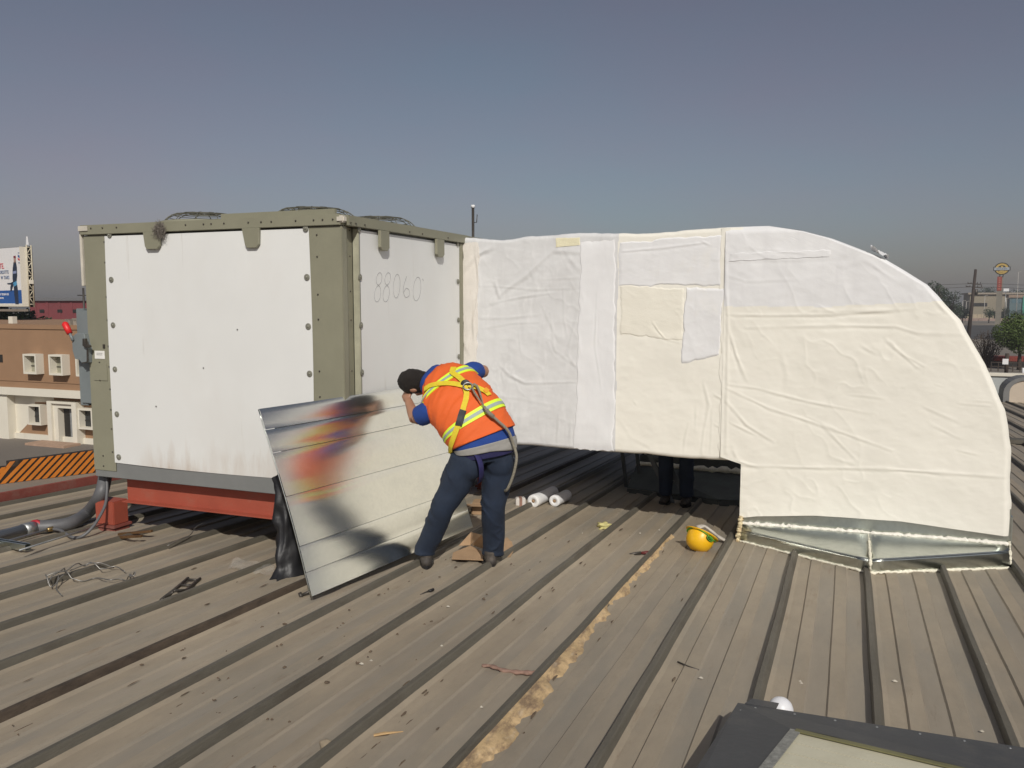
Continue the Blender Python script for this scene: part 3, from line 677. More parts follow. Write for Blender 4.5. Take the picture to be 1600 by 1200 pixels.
YY = YD-.012-wre*(1-edge_r)+roll
ze = px2(1300, 478)[1]
mie = (ZZ[:-1, :-1] < ze+.05*np.clip((XX[:-1, :-1]+.2), 0, 2)+.02*fbm(XX[:-1, :-1]*5, ZZ[:-1, :-1]*0, 4, 3))
gridmesh('elbow_face', XX+jag, YY, ZZ, [M_gauze, M_cream], duct, mie)
# outer back of the elbow (throat to heel), swept in depth
zs = np.concatenate([np.linspace(2.378, 1.2, 60), np.linspace(1.19, .02, 40)])
xo = xright(zs); dy = np.linspace(.03, DD, 16)
# lead-in along the top
xo = np.concatenate([np.linspace(-.98, -.66, 6), xo]); zo = np.concatenate([np.full(6, RZ1+.012), zs])
XO = np.tile(xo[:, None], (1, 16)); ZO = np.tile(zo[:, None], (1, 16)); YO = np.tile((YD+dy)[None, :], (len(xo), 1))
bulge = .012*np.sin(np.linspace(0, math.pi, 16))[None, :]+fbm(ZO*3+XO, YO*3, 91, 3)*.025
gridmesh('elbow_back', XO+bulge, YO, ZO+bulge*.6, M_gauze, duct)
slab('elbow_rear', [(-.86, YD+DD-.002, .02), (1.19, YD+DD-.002, .02), (1.17, YD+DD-.002, .66), (.97, YD+DD-.002, 1.27), (.55, YD+DD-.002, 1.88), (-.16, YD+DD-.002, 2.26), (-.86, YD+DD-.002, 2.35)], (0, .02, 0), M_gauze, duct)
ye = YD+.01
slab('elbow_throat', [(xel0+.004, ye, -.25), (xel0+.004, ye, RZ0+.02), (xel0+.004, YD+DD-.01, RZ0+.02), (xel0+.004, YD+DD-.01, -.25)], (.02, 0, 0), M_cream, duct)
patch('fabric_band', [(1127, 358), (1142, 357), (1146, 717), (1125, 715)], .002, M_cream, 107, ybase=YD-.002)
patch('fabric_band', [(1140, 396), (1300, 392), (1300, 402), (1140, 408)], .004, M_gauze, 108, ybase=YD-.012, base=55, blines=ELB)
# torn flecks of gauze on the curved top
for px, py in ((1374, 398),):
    c = at_y(px, py, YD+.03); V = []; F = []
    for j in range(5):
        for i_ in range(7): V.append((c.x+(i_-3)*.022, c.y+(j-2)*.03, c.z+.02+.02*math.sin(i_*1.3+j)-.014*(i_-3)))
    for j in range(4):
        for i_ in range(6): a = j*7+i_; F.append((a, a+1, a+8, a+7))
    from_pd('torn_gauze', V, F, M_gauze, duct, True)
# foot: galvanised box and folded flashing
slab('metal_collar', [(xel0-.005, YD+.012, -.3), (1.205, YD+.012, -.3), (1.205, YD+.012, .16), (xel0-.005, YD+.012, .16)], (0, .012, 0), M_galv, duct)
slab('metal_collar', [(1.207, YD+.012, -.33), (1.207, YD+DD, -.36), (1.207, YD+DD, .1), (1.207, YD+.012, .1)], (.012, 0, 0), M_galv, duct)
Al, Am, Ar = [at_y(*p, YD+.004) for p in ((1160, 817), (1357, 832), (1575, 849))]
Kl = at_y(1160, 829, YD-.055); Kr = at_y(1576, 862, YD-.055)
Gm = on_roof(1359, 897, .0); Gm.z = roofz(Gm.y)+.004; Km = Vector((Gm.x, Gm.y-.02, 0)); Km.z = at_y(1358.5, 876, Km.y).z
Gl = at_y(1153, 849, YD-.03); Gl.z = roofz(Gl.y); Gr = at_y(1578, 884, YD-.03); Gr.z = roofz(Gr.y)
def sheetpanel(a, b, c, d, name='flashing_panel', n=10):
    V = []; F = []
    for j in range(n+1):
        for i_ in range(n+1):
            u, v = i_/n, j/n
            p = (a*(1-u)+b*u)*(1-v)+(d*(1-u)+c*u)*v
            p = p+Vector((0, -1, .4))*(.010*math.sin(math.pi*u)*math.sin(math.pi*v)*(1 if (i_+j) % 3 else .8))
            V.append(p)
    for j in range(n):
        for i_ in range(n): q = j*(n+1)+i_; F.append((q, q+1, q+n+2, q+n+1))
    o = from_pd(name, V, F, M_galv, duct, True)
    sm = o.modifiers.new('thick', 'SOLIDIFY'); sm.thickness = .003; return o
e1 = Vector((.003, 0, 0))
sheetpanel(Al, Am-e1, Km-e1, Kl); sheetpanel(Am+e1, Ar, Kr, Km+e1)
sheetpanel(Kl+Vector((0, 0, -.002)), Km-e1+Vector((0, 0, -.002)), Gm-e1, Gl); sheetpanel(Km+e1+Vector((0, 0, -.002)), Kr+Vector((0, 0, -.002)), Gr, Gm+e1)
def bead(name, pts, r, mat, seed, n=40, jit=.5):
    pts = smoothpath(pts, n//(len(pts)-1)); rr = []; rng = random.Random(seed); out = []
    for p in pts:
        k = 1+jit*(rng.random()-.5)*2; rr.append((r*k, r*(.6+.6*rng.random())))
        out.append(p+Vector((0, -.002*rng.random(), r*.5*(rng.random()-.5))))
    return tube(name, out, rr, mat, duct, 8)
bead('foam_bead', [Al+Vector((0, -.012, 0)), (Al+Am)/2+Vector((0, -.012, .004)), Am+Vector((0, -.014, 0)), (Am+Ar)/2+Vector((0, -.012, .003)), Ar+Vector((0, -.012, 0))], .019, pm('white_foam', (0.84, 0.81, 0.72), .8, 0, .06, 40, .6, 70), 3, 120)
bead('foam_bead', [Gl+Vector((0, -.01, .008)), (Gl+Gm)/2+Vector((0, -.012, .008)), Gm+Vector((0, -.01, .008))], .011, M_foam, 4, 70, .8)
bead('foam_bead', [Gm+Vector((0, -.01, .008)), (Gr+Gm)/2+Vector((0, -.012, .008)), Gr+Vector((0, -.01, .008))], .012, M_foam, 5, 70, .8)
bead('foam_bead', [Am+Vector((0, -.02, -.01)), (Am+Km)/2+Vector((0, -.012, 0)), Km+Vector((0, -.008, 0)), Gm+Vector((0, -.008, .01))], .010, M_foam, 6, 40, .5)
bead('foam_bead', [at_y(1158, 806, YD-.02), at_y(1156, 822, YD-.03), at_y(1154, 836, YD-.04), Gl+Vector((.0, -.03, .01))], .022, layered(pm('crusty_foam', (0.70, 0.60, 0.38), .85, 0, .3, 30, .7, 60), [((0.4, 0.22, 0.08), 20, (1, 1, 1), .5, .65, .8)]), 7, 36, .7)
bead('foam_bead', [at_y(1577, 846, YD-.01), at_y(1578, 866, YD-.01), at_y(1579, 882, YD-.03)], .012, M_foam, 8, 20, .7)

# second duct behind, in the shade
YD2 = 9.35
M_shade_galv = pm('shaded_galvanised', (.085, .095, .09), .6, .3, .2, 6)  # galvanised metal coloured darker to paint in the shade under the ducts
d2 = empty('rear_duct', (-1.2, YD2+.6, roofz(9.5)), 'second wrapped duct behind the front duct with its metal curb in shade', 'duct')
bx('duct_sleeve', (XR+.03, YD2+.25, .06), (-.2, YD2+2.5, 2.2), M_gauze, d2, .03)  # bottom lowered and depth stretched to keep light out from under the front duct
bx('riser', (-2.15, YD2+.02, .02), (-.2, YD2+.245, .299), M_gauze, d2, .02)
bx('metal_collar', (-2.17, YD2, -.20), (-.18, YD2+1.3, .019), M_shade_galv, d2, .004)
slab('flashing_panel', [(-2.2, YD2-.002, -.08), (-.2, YD2-.002, -.12), (-.15, YD2-.25, roofz(9.1)+.05), (-1.2, YD2-.55, roofz(8.8)+.06), (-2.25, YD2-.25, roofz(9.1)+.05)], (0, 0, .004), M_shade_galv, d2)
slab('flashing_panel', [(-.15, YD2-.252, roofz(9.1)+.045), (-1.2, YD2-.552, roofz(8.8)+.055), (-1.2, YD2-.56, roofz(8.8)-.0), (-.15, YD2-.26, roofz(9.1)-.0)], (0, .004, 0), M_shade_galv, d2)
slab('flashing_panel', [(-2.25, YD2-.252, roofz(9.1)+.045), (-1.205, YD2-.552, roofz(8.8)+.055), (-1.205, YD2-.56, roofz(8.8)-.0), (-2.25, YD2-.26, roofz(9.1)-.0)], (0, .004, 0), M_shade_galv, d2)
lst = []; rng = random.Random(5)
pts = [Vector((-2.2+i_*.05, YD2-.03, -.09+.02*rng.random())) for i_ in range(41)]
from_pd('foam_bead', *tube_vf(pts, [.02+.025*rng.random() for _ in pts], 7), M_foam, d2, True)

# ================================================================== LEANING SHEET
u_ = Vector((math.sin(R(8)), math.cos(R(8)), 0))
BL = on_roof(487, 932, .045); d_ = ray(405, 638); t_ = ((BL-CAMP).dot(u_))/(d_.dot(u_)); TL = CAMP+d_*t_
LEN = 1.93; vax = TL-BL; HH = vax.length; vax.normalize(); nsh = u_.cross(vax).normalized()
if nsh.x < 0: nsh = -nsh
sh = empty('sheet_metal', BL, 'large shiny galvanised metal sheet with fold lines leaning on the unit', 'metal sheet')
folds = [.0, .12, .27, .46, .64, .83, 1.0]   # bottom -> top, distances surveyed on the left edge
fy = [932, 899, 862, 777, 707, 671, 638]; fx = [487, 472, 455.5, 446.5, 425.5, 416.8, 405]
hts = []
for px, py in zip(fx, (932, 897, 858, 776, 708, 671, 638)):
    d = ray(px, py); t = (BL-CAMP).dot(nsh)/d.dot(nsh); hts.append(((CAMP+d*t)-BL).dot(vax))
hts[0] = 0; hts[-1] = HH
def zsheet(i_, s_, h, t):
    a, b = hts[i_], hts[i_+1]-.003
    z = .0010*math.sin(math.pi*t)*(1+.6*math.sin(s_*2.3+i_*1.7))+(.0, .008, -.005, .005, -.008, .005)[i_]*(h-(a+b)/2)
    z += .005*math.sin(s_*4.1+i_*.35+h*1.6)*(.4+.6*math.sin(math.pi*h/HH))+.015*math.sin(s_*2.9+h*2.0+.4)*(.35+.65*math.sin(math.pi*h/HH))
    return z-(.003 if t > .99 else 0)+(.002 if t < .01 else 0)
for i_ in range(6):
    a, b = hts[i_], hts[i_+1]-.003; nx_, ny_ = 44, 8; V = []; F = []
    for j in range(ny_+1):
        for k in range(nx_+1):
            s_ = LEN*k/nx_; h = a+(b-a)*j/ny_; V.append(BL+u_*s_+vax*h+nsh*zsheet(i_, s_, h, j/ny_))
    for j in range(ny_):
        for k in range(nx_): q = j*(nx_+1)+k; F.append((q, q+1, q+nx_+2, q+nx_+1))
    from_pd('sheet_strip', V, F, M_sheet, sh, True)
slab('sheet_backing', [BL-nsh*.034+u_*s_+vax*h for s_, h in ((.12, .10), (LEN-.12, .10), (LEN-.12, HH-.10), (.12, HH-.10))], -nsh*.004, M_galv, sh)
for s_, sg in ((0, -1), (LEN, 1)):
    pts = []
    for i_ in range(6):
        a, b = hts[i_], hts[i_+1]-.003
        for t in (.02, .5, .98): h = a+(b-a)*t; pts.append(BL+u_*(s_+sg*.003)+vax*h+nsh*(zsheet(i_, s_, h, t)-.006))
    tube('edge_fold', pts, [.0042]*len(pts), M_galv, sh, 6)
cl = empty('corner_bolt', BL, 'small dark bolt and clip by the lower left corner of the metal sheet', 'bolt')
cp = on_roof(481, 929, .02)
tube('bolt_shaft', [cp+Vector((-.03, -.03, .0)), cp+Vector((.03, .02, .03))], .010, M_darkwire, cl); tube('bolt_head', [cp+Vector((-.04, -.04, -.003)), cp+Vector((-.025, -.025, .003))], .022, M_darkwire, cl, 6)
tube('clip_wire', smoothpath([cp+Vector((.0, .0, .02)), cp+Vector((.02, .01, .08)), cp+Vector((.0, .03, .13)), cp+Vector((.02, .04, .06))]), .004, M_galv, cl)
# second piece of sheet metal behind its right end
s2 = empty('metal_offcut', BL+u_*LEN, 'narrow galvanised offcut standing behind the right end of the big sheet', 'metal sheet')
b0 = BL+u_*(LEN-.5)-nsh*.09; b0.z = roofz(b0.y)+.07; slab('offcut_plate', [b0, b0+u_*.60, b0+u_*.60+vax*.42-nsh*.05, b0+vax*.42-nsh*.05], -nsh*.003, M_galv, s2)
slab('offcut_flange', [b0+u_*.6, b0+u_*.6+vax*.42-nsh*.05, b0+u_*.6+vax*.42-nsh*.1, b0+u_*.6-nsh*.05], u_*.003, M_galv, s2)
# black plastic wrap standing behind the sheet
bm = bmesh.new(); rings = []
bc0 = on_roof(453, 898); bc1 = at_d(446, 742, (bc0-CAMP).dot(FW)+.05)
bc0.z -= .0
for j in range(26):
    t = j/25; c = bc0.lerp(bc1, t); ring = []
    for k in range(28):
        a = 2*math.pi*k/28; r = (.118-.02*t+.07*max(0, .12-t)/.12)*(1+.5*(vnoise(a*2.0, t*5, 31)-.5)+.35*(vnoise(a*5, t*11, 37)-.5))
        if k == 27: pass
        ring.append(bm.verts.new((c.x+math.cos(a)*r*.62, c.y+math.sin(a)*r, c.z+(.015*math.sin(a*3) if j in (0, 25) else 0))))
    rings.append(ring)
for a, b in zip(rings, rings[1:]):
    for k in range(28): bm.faces.new((a[k], a[(k+1) % 28], b[(k+1) % 28], b[k]))
bm.faces.new(rings[-1])
tag(from_bm('plastic_wrap', bm, M_black, None, True), 'crumpled black plastic wrap standing behind the leaning metal sheet', 'plastic wrap')

# ================================================================== PEOPLE
TC = -FW
def fuse(name, parts, mat, parent, voxel=.01, smooth=4, noise=None):
    V = []; F = []
    for v, f in parts:
        o_ = len(V); V += [tuple(p) for p in v]; F += [tuple(i_+o_ for i_ in q) for q in f]
    me = bpy.data.meshes.new(name+'_src'); me.from_pydata(V, [], F); me.update()
    ob = bpy.data.objects.new(name+'_src', me); COL.objects.link(ob)
    rm = ob.modifiers.new('r', 'REMESH'); rm.mode = 'VOXEL'; rm.voxel_size = voxel
    sm = ob.modifiers.new('s', 'SMOOTH'); sm.iterations = smooth; sm.factor = .5
    dg = bpy.context.evaluated_depsgraph_get(); m2 = bpy.data.meshes.new_from_object(ob.evaluated_get(dg))
    bpy.data.objects.remove(ob); bpy.data.meshes.remove(me)
    m2.name = name
    if noise:
        n = len(m2.vertices); co = np.empty(n*3); no = np.empty(n*3)
        m2.vertices.foreach_get('co', co); m2.vertices.foreach_get('normal', no)
        co = co.reshape(-1, 3); no = no.reshape(-1, 3); co = co+no*noise(co)[:, None]
        m2.vertices.foreach_set('co', co.reshape(-1)); m2.update()
    m2.polygons.foreach_set('use_smooth', [True]*len(m2.polygons))
    return link(name, m2, parent, [mat])
def ellips(c, ax, ay, az_, n=20, m=12):
    """ellipsoid from centre and three semi-axis vectors"""
    V = []; F = []
    for j in range(m+1):
        th = math.pi*j/m
        for k in range(n):
            a = 2*math.pi*k/n
            V.append(c+ax*(math.sin(th)*math.cos(a))+ay*(math.sin(th)*math.sin(a))+az_*math.cos(th))
    for j in range(m):
        for k in range(n): F.append((j*n+k, j*n+(k+1) % n, (j+1)*n+(k+1) % n, (j+1)*n+k))
    return V, F
def limb(pts, rad, seg=14, n=6):
    P = smoothpath(pts, n); idx = np.linspace(0, len(pts)-1, len(P))
    return tube_vf(P, [float(np.interp(i_, range(len(pts)), rad)) for i_ in idx], seg)
def hand(wrist, d, side, palm_n, curl=.5, s=1.0):
    """palm, four unequal bent fingers and a thumb; d points to the fingers, side to the thumb"""
    d = d.normalized(); side = (side-d*side.dot(d)).normalized(); pn = d.cross(side).normalized()
    if pn.dot(palm_n) < 0: pn = -pn
    out = [ellips(wrist+d*.045*s, side*.042*s, pn*.017*s, d*.055*s), limb([wrist-d*.02, wrist+d*.03*s], [.027*s, .026*s])]
    for q, (o_, ln) in enumerate(((.030, .072), (.010, .080), (-.011, .075), (-.030, .058))):
        b = wrist+d*.078*s+side*o_*s; c1 = d*math.cos(curl*.5)+pn*math.sin(curl*.5); c2 = d*math.cos(curl*1.4)+pn*math.sin(curl*1.4); c3 = d*math.cos(curl*2.1)+pn*math.sin(curl*2.1)
        p1 = b+c1*ln*.45*s; p2 = p1+c2*ln*.32*s; p3 = p2+c3*ln*.26*s
        out.append(limb([b-d*.03*s, b, p1, p2, p3], [.0095*s, .0095*s, .009*s, .0085*s, .007*s], 8, 3))
    t0 = wrist+d*.02*s+side*.028*s; t1 = t0+(side*.7+d*.6+pn*.3).normalized()*.04*s; t2 = t1+(side*.25+d*.9+pn*.4).normalized()*.035*s
    out.append(limb([t0-side*.015*s, t0, t1, t2], [.013*s, .013*s, .011*s, .009*s], 8, 3))
    return out
M_skin = pm('skin', (0.36, 0.185, 0.115), .5, 0, .08, 14, .1, 200)
M_hair = pm('hair', (0.011, 0.007, 0.005), .7, 0, .4, 60, .9, 260)
M_jean = layered(pm('denim', (0.010, 0.019, 0.040), .85, 0, .25, 7, .35, 220), [((0.024, 0.038, 0.066), 4, (1, 1, 1), .5, .75, .6)])
M_blue = pm('blue_cotton', (0.012, 0.05, 0.24), .85, 0, .12, 9, .3, 160)
M_hivis = pm('hivis_orange', (0.74, 0.125, 0.02), .75, 0, .05, 5, .2, 200)
M_lime = pm('lime_tape', (0.72, 0.95, 0.05), .6, 0, .05, 20)
M_refl = pm('reflective_tape', (0.34, 0.40, 0.38), .6, .0, .1, 30)
M_yel = layered(pm('yellow_webbing', (0.72, 0.56, 0.03), .7, 0, .1, 40, .3, 200), [((0.42, 0.34, 0.05), 14, (1, 1, 1), .6, .8, .7)])
M_boot = layered(pm('boot_leather', (0.045, 0.038, 0.033), .7, 0, .3, 16, .4, 60), [((0.16, 0.13, 0.10), 9, (1, 1, 1), .5, .7, .7)])
M_rope = pm('rope', (0.27, 0.245, 0.19), .9, 0, .25, 90, .8, 200)

man = empty('person', on_roof(715, 880), 'man in orange safety vest with yellow harness bending over the metal sheet', 'person')
# torso stations: pixel, distance, half width, half depth, direction to his right
TK = [(-.30, (760, 714), 6.20, .208, .156, (.97, .18, -.20)), (-.10, (758, 697), 6.18, .218, .156, (.93, .33, -.22)), (0, (755, 684), 6.18, .225, .157, (.90, .42, -.25)),
      (.3, (738, 656), 6.21, .231, .163, (.82, .55, -.28)), (.6, (715, 627), 6.28, .232, .150, (.75, .64, -.30)),
      (.82, (698, 606), 6.37, .214, .121, (.74, .64, -.32)), (.93, (687, 598), 6.41, .157, .102, (.74, .64, -.32)), (1.0, (677, 595), 6.45, .082, .078, (.74, .64, -.3))]
tv = [k[0] for k in TK]
def tcen(v): return at_d(float(np.interp(v, tv, [k[1][0] for k in TK])), float(np.interp(v, tv, [k[1][1] for k in TK])), float(np.interp(v, tv, [k[2] for k in TK])))
def tframe(v):
    a = (tcen(min(v+.08, 1.0))-tcen(max(v-.08, -.3))).normalized()
    rv = [float(np.interp(v, tv, [k[5][i_] for k in TK])) for i_ in range(3)]
    r = RT*rv[0]+UP*rv[1]+TC*rv[2]; r = (r-a*r.dot(a)).normalized(); n = r.cross(a)
    if n.dot(TC) < 0: n = -n
    return a, r, n
def smoothed(v, i_): return sum(float(np.interp(v+q, tv, [k[i_] for k in TK])) for q in (-.06, -.03, 0, .03, .06))/5
def tsurf(v, phi, off=0.0):
    c = tcen(v); a, r, n = tframe(v); hw = smoothed(v, 3)+off; hd = smoothed(v, 4)+off
    cs, sn = math.cos(phi), math.sin(phi); e = .80
    p = c+r*(hw*math.copysign(abs(cs)**e, cs))+n*(hd*math.copysign(abs(sn)**e, sn))
    return p
def shell(name, v0, v1, off, mat, parent, nv=46, nu=72, wrinkle=.004, hemdrop=None):
    V = []; F = []
    for j in range(nv+1):
        for k in range(nu):
            v = v0+(v1-v0)*j/nv; ph = 2*math.pi*k/nu
            if hemdrop and j < 4: v -= hemdrop(ph)*(1-j/4)
            w = wrinkle*((vnoise(k*.10+j*.16, j*.11-k*.05, 7)-.5)*1.6+(vnoise(k*.32+j*.42, j*.05-k*.03, 8)-.5)*1.3+(vnoise(k*.5, j*.5, 18)-.5)*.3)
            V.append(tsurf(v, ph, off+w))
    for j in range(nv):
        for k in range(nu): F.append((j*nu+k, j*nu+(k+1) % nu, (j+1)*nu+(k+1) % nu, (j+1)*nu+k))
    o = from_pd(name, V, F, mat, parent, True)
    sm = o.modifiers.new('thick', 'SOLIDIFY'); sm.thickness = .004; sm.offset = -1; return o
# joints
hipR, hipL = at_d(782, 716, 6.24), at_d(731, 722, 6.15)
kneeR, ankR = at_d(771, 792, 6.24), at_d(771, 862, 6.40)
kneeL, ankL = at_d(694, 790, 6.18), at_d(664, 862, 6.33)
shL, shR = at_d(672, 641, 6.26), at_d(738, 581, 6.42)
elL, wrL = at_d(649, 655, 6.34), at_d(638, 626, 6.50)
elR, wrR = at_d(757, 580, 6.54), at_d(672, 604, 6.68)
nk0, nk1 = at_d(678, 596, 6.45), at_d(662, 599, 6.49)
hc = at_d(646.5, 596.5, 6.52)
hx = (RT*(-.93)+UP*(-.02)-TC*.30).normalized()             # towards the crown
fdir = (-TC*.75+UP*(-.55)+RT*(-.15)); fdir = (fdir-hx*fdir.dot(hx)).normalized()   # towards the face
hside = hx.cross(fdir).normalized()
parts = [limb([nk0-(nk1-nk0)*.8, nk0, nk1, hc-hx*.02], [.075, .068, .062, .058]),
         ellips(hc, hside*.078, fdir*.096, hx*.112), ellips(hc-hx*.055+fdir*.030, hside*.060, fdir*.070, hx*.065),
         limb([hc+fdir*.09-hx*.012, hc+fdir*.112-hx*.03], [.013, .016], 8, 3),
         ellips(hc+hside*.086-hx*.020, hside*.012, fdir*.022, hx*.032), ellips(hc-hside*.086-hx*.020, hside*.012, fdir*.022, hx*.032)]
parts += [limb([shL, elL], [.060, .046]), limb([elL, elL*.6+wrL*.4, wrL], [.047, .043, .030]), limb([shR, elR], [.060, .048]), limb([elR, elR*.6+wrR*.4, wrR], [.047, .043, .030])]
parts += hand(wrL, at_d(629, 609, 6.60)-wrL, RT*.3+UP*.8, -TC, .55) + hand(wrR, at_d(645, 614, 6.62)-wrR, UP, -TC, .7)
parts += [tube_vf([tcen(v)-TC*.01 for v in (-.2, 0, .3, .6, .85)], [.10, .12, .13, .13, .09], 14), limb([hipR, kneeR, ankR], [.065, .050, .04]), limb([hipL, kneeL, ankL], [.065, .050, .04]), limb([hipR+UP*.05-TC*.03, hipL+UP*.05-TC*.03], [.07, .07])]
fuse('body', parts, M_skin, man, .0065, 3)
for s_ in (-1, 1):
    e_ = hc+fdir*.084+hside*.032*s_+hx*.012
    from_pd('eye', *ellips(e_, hside*.012, fdir*.010, hx*.009, 10, 6), pm('eye_white', (.7, .68, .64), .3), man, True)
from_pd('mouth', *ellips(hc+fdir*.098-hx*.062, hside*.024, fdir*.008, hx*.006, 10, 6), pm('lips', (.25, .09, .07), .5), man, True)
# hair: cap over crown and back, open at the face and the ears
V = []; F = []; n_, m_ = 44, 30
for j in range(m_+1):
    th = math.pi*.80*j/m_
    for k in range(n_):
        a = 2*math.pi*k/n_
        b = hside*(math.sin(th)*math.cos(a))+fdir*(math.sin(th)*math.sin(a))+hx*math.cos(th)
        face = max(0, b.dot(fdir)-.30-.35*max(0, b.dot(hx)))
        nz_ = .006*(vnoise(k*.7, j*.3, 3)-.5)+.004*(random.random()-.5)
        V.append(hc+hside*(b.dot(hside)*(.091+nz_))+fdir*(b.dot(fdir)*(.111-.06*face+nz_))+hx*(b.dot(hx)*(.128+nz_)))
for j in range(m_):
    for k in range(n_): F.append((j*n_+k, j*n_+(k+1) % n_, (j+1)*n_+(k+1) % n_, (j+1)*n_+k))
v2_, f2_ = ellips(hc-hx*.088-fdir*.040, hside*.058, fdir*.052, hx*.055, 18, 10); o_ = len(V); V += v2_; F += [tuple(q+o_ for q in f) for f in f2_]
hr = from_pd('hair', V, F, M_hair, man, True)
# jeans
def jn(co):
    s1 = fbm(co[:, 2]*6+co[:, 0]*5, co[:, 0]*6+co[:, 1]*6, 61, 3)*.011
    r = 1-np.abs(fbm(co[:, 2]*7+co[:, 0]*9, co[:, 1]*8-co[:, 2]*4, 64, 2))*9
    r = r*np.clip(vnoise(co[:, 2]*4, co[:, 0]*6+co[:, 1]*5, 12)*2.2-.7, 0, 1)
    return s1+np.clip(r, 0, 1)**2*.012
pel = []
V = []; F = []; nu_ = 40
for j in range(14):
    v = -.30+.26*j/13
    for k in range(nu_): V.append(tsurf(v, 2*math.pi*k/nu_, -.014))
for j in range(13):
    for k in range(nu_): F.append((j*nu_+k, j*nu_+(k+1) % nu_, (j+1)*nu_+(k+1) % nu_, (j+1)*nu_+k))
F.append(tuple(range(nu_))[::-1]); F.append(tuple(13*nu_+k for k in range(nu_)))
buttR, buttL = at_d(780, 722, 6.16), at_d(733, 727, 6.09)
jp = [(V, F), limb([hipR+Vector((0, 0, .02)), hipR*.5+kneeR*.5, kneeR, kneeR*.45+ankR*.55, ankR+Vector((0, 0, .02))], [.128, .112, .090, .086, .079], 18),
      limb([hipL+Vector((0, 0, .02)), hipL*.5+kneeL*.5, kneeL, kneeL*.45+ankL*.55, ankL+Vector((0, 0, .02))], [.128, .112, .088, .084, .077], 18),
      ellips(buttR, RT*.105, UP*.115, TC*.075), ellips(buttL, RT*.105, UP*.115, TC*.075), limb([ankR+Vector((0, 0, .05)), ankR+Vector((.0, -.012, -.022))], [.078, .083]), limb([ankL+Vector((0, 0, .05)), ankL+Vector((.0, -.010, -.022))], [.076, .081])]
fuse('jeans', jp, M_jean, man, .011, 5, jn)
# shirt with sleeves
def sn(co): return fbm(co[:, 2]*16+co[:, 0]*6, co[:, 0]*8-co[:, 1]*5, 66, 3)*.011
V = []; F = []
for j in range(24):
    v = -.085+1.05*j/23
    for k in range(nu_): V.append(tsurf(v, 2*math.pi*k/nu_, .006 if j > 3 else .010))
for j in range(23):
    for k in range(nu_): F.append((j*nu_+k, j*nu_+(k+1) % nu_, (j+1)*nu_+(k+1) % nu_, (j+1)*nu_+k))
F.append(tuple(range(nu_))[::-1]); F.append(tuple(23*nu_+k for k in range(nu_)))
slL = elL*.72+shL*.28; slR = elR*.55+shR*.45
fuse('shirt', [(V, F), limb([at_d(685, 625, 6.30), shL, slL], [.085, .090, .080], 16), limb([at_d(722, 592, 6.38), shR, slR], [.085, .080, .066], 16)], M_blue, man, .009, 4, sn)
shell('undershirt', -.108, -.06, .013, pm('grey_cotton', (0.30, 0.29, 0.27), .9, 0, .1, 9), man, 10, 60, .004, lambda ph: .02+.06*max(0, math.cos(ph)))
shell('waistband', -.20, -.10, .004, pm('navy_band', (0.015, 0.014, 0.07), .8, 0, .2, 9), man, 8, 60, .002)
# collar
cpts = [tsurf(.985, 2*math.pi*k/16, .012)+tframe(.98)[0]*.012 for k in range(17)]
tube('collar', cpts, [(.030, .010)]*17, M_blue, man, 8)
# vest
vest = shell('vest', .0, .965, .020, M_hivis, man, 90, 120, .0065)
def band(v, w, off, mat, name, seg=90):
    V = []; F = []
    for k in range(seg):
        ph = 2*math.pi*k/seg
        for q, (dv, o_) in enumerate(((-w, off-.012), (-w, off), (w, off), (w, off-.012))):
            V.append(tsurf(v+dv, ph, .020+o_))
    for k in range(seg):
        for q in range(4): a = k*4; b = ((k+1) % seg)*4; F.append((a+q, a+(q+1) % 4, b+(q+1) % 4, b+q))
    return from_pd(name, V, F, mat, vest)
for v in (.255, .765):
    band(v, .044, .010, M_lime, 'vest_stripe'); band(v, .015, .0125, M_refl, 'reflective_strip')
tube('vest_binding', [tsurf(.004, 2*math.pi*k/48, .020) for k in range(49)], .006, M_hivis, vest, 6)
# harness: lines on the back surveyed in the photo, laid on the vest surface
grid = []
for j in range(110):
    for k in range(110):
        v = -.28+1.27*j/109; ph = -.25+3.64*k/109
        p = tsurf(v, ph, .022); d = p-CAMP; z = d.dot(FW); grid.append((800+FPX*d.dot(RT)/z, 600-FPX*d.dot(UP)/z, v, ph))
GA = np.array(grid)
def onback(px, py, off=.014):
    q = np.hypot(GA[:, 0]-px, GA[:, 1]-py); idx = np.argsort(q)[:6]; w = 1/(q[idx]+.15); w /= w.sum()
    v = float((GA[idx, 2]*w).sum()); ph = float((GA[idx, 3]*w).sum()); p = tsurf(v, ph, .022)
    n = (tsurf(v, ph+.05)-tsurf(v, ph-.05)).cross(tsurf(v+.02, ph)-tsurf(v-.02, ph)).normalized()
    if n.dot(TC) < 0: n = -n
    return p+n*off, n
def ribbon(name, pxs, w, mat, parent, off=.014, th=.004):
    P = []; N = []
    pp = smoothpath([Vector((x, y, 0)) for x, y in pxs], 7)
    for q in pp: a, b = onback(q.x, q.y, off); P.append(a); N.append(b)
    for _ in range(2):
        P = [P[0]]+[(P[i_-1]+P[i_]*2+P[i_+1])/4 for i_ in range(1, len(P)-1)]+[P[-1]]
    V = []; F = []
    for i_, p in enumerate(P):
        t = (P[min(i_+1, len(P)-1)]-P[max(i_-1, 0)]).normalized(); s = t.cross(N[i_]).normalized()*w/2
        V += [p-s, p+s, p+s+N[i_]*th, p-s+N[i_]*th]
    for i_ in range(len(P)-1):
        for q in range(4): F.append((i_*4+q, i_*4+(q+1) % 4, i_*4+4+(q+1) % 4, i_*4+4+q))
    F.append((0, 1, 2, 3)); F.append(tuple(len(V)-4+q for q in range(4))[::-1])
    return from_pd(name, V, F, mat, parent)
har = from_pd('harness', *ellips(onback(727, 603, .018)[0], RT*.036, UP*.036, onback(727, 603)[1]*.008, 18, 8), M_black, man, True)
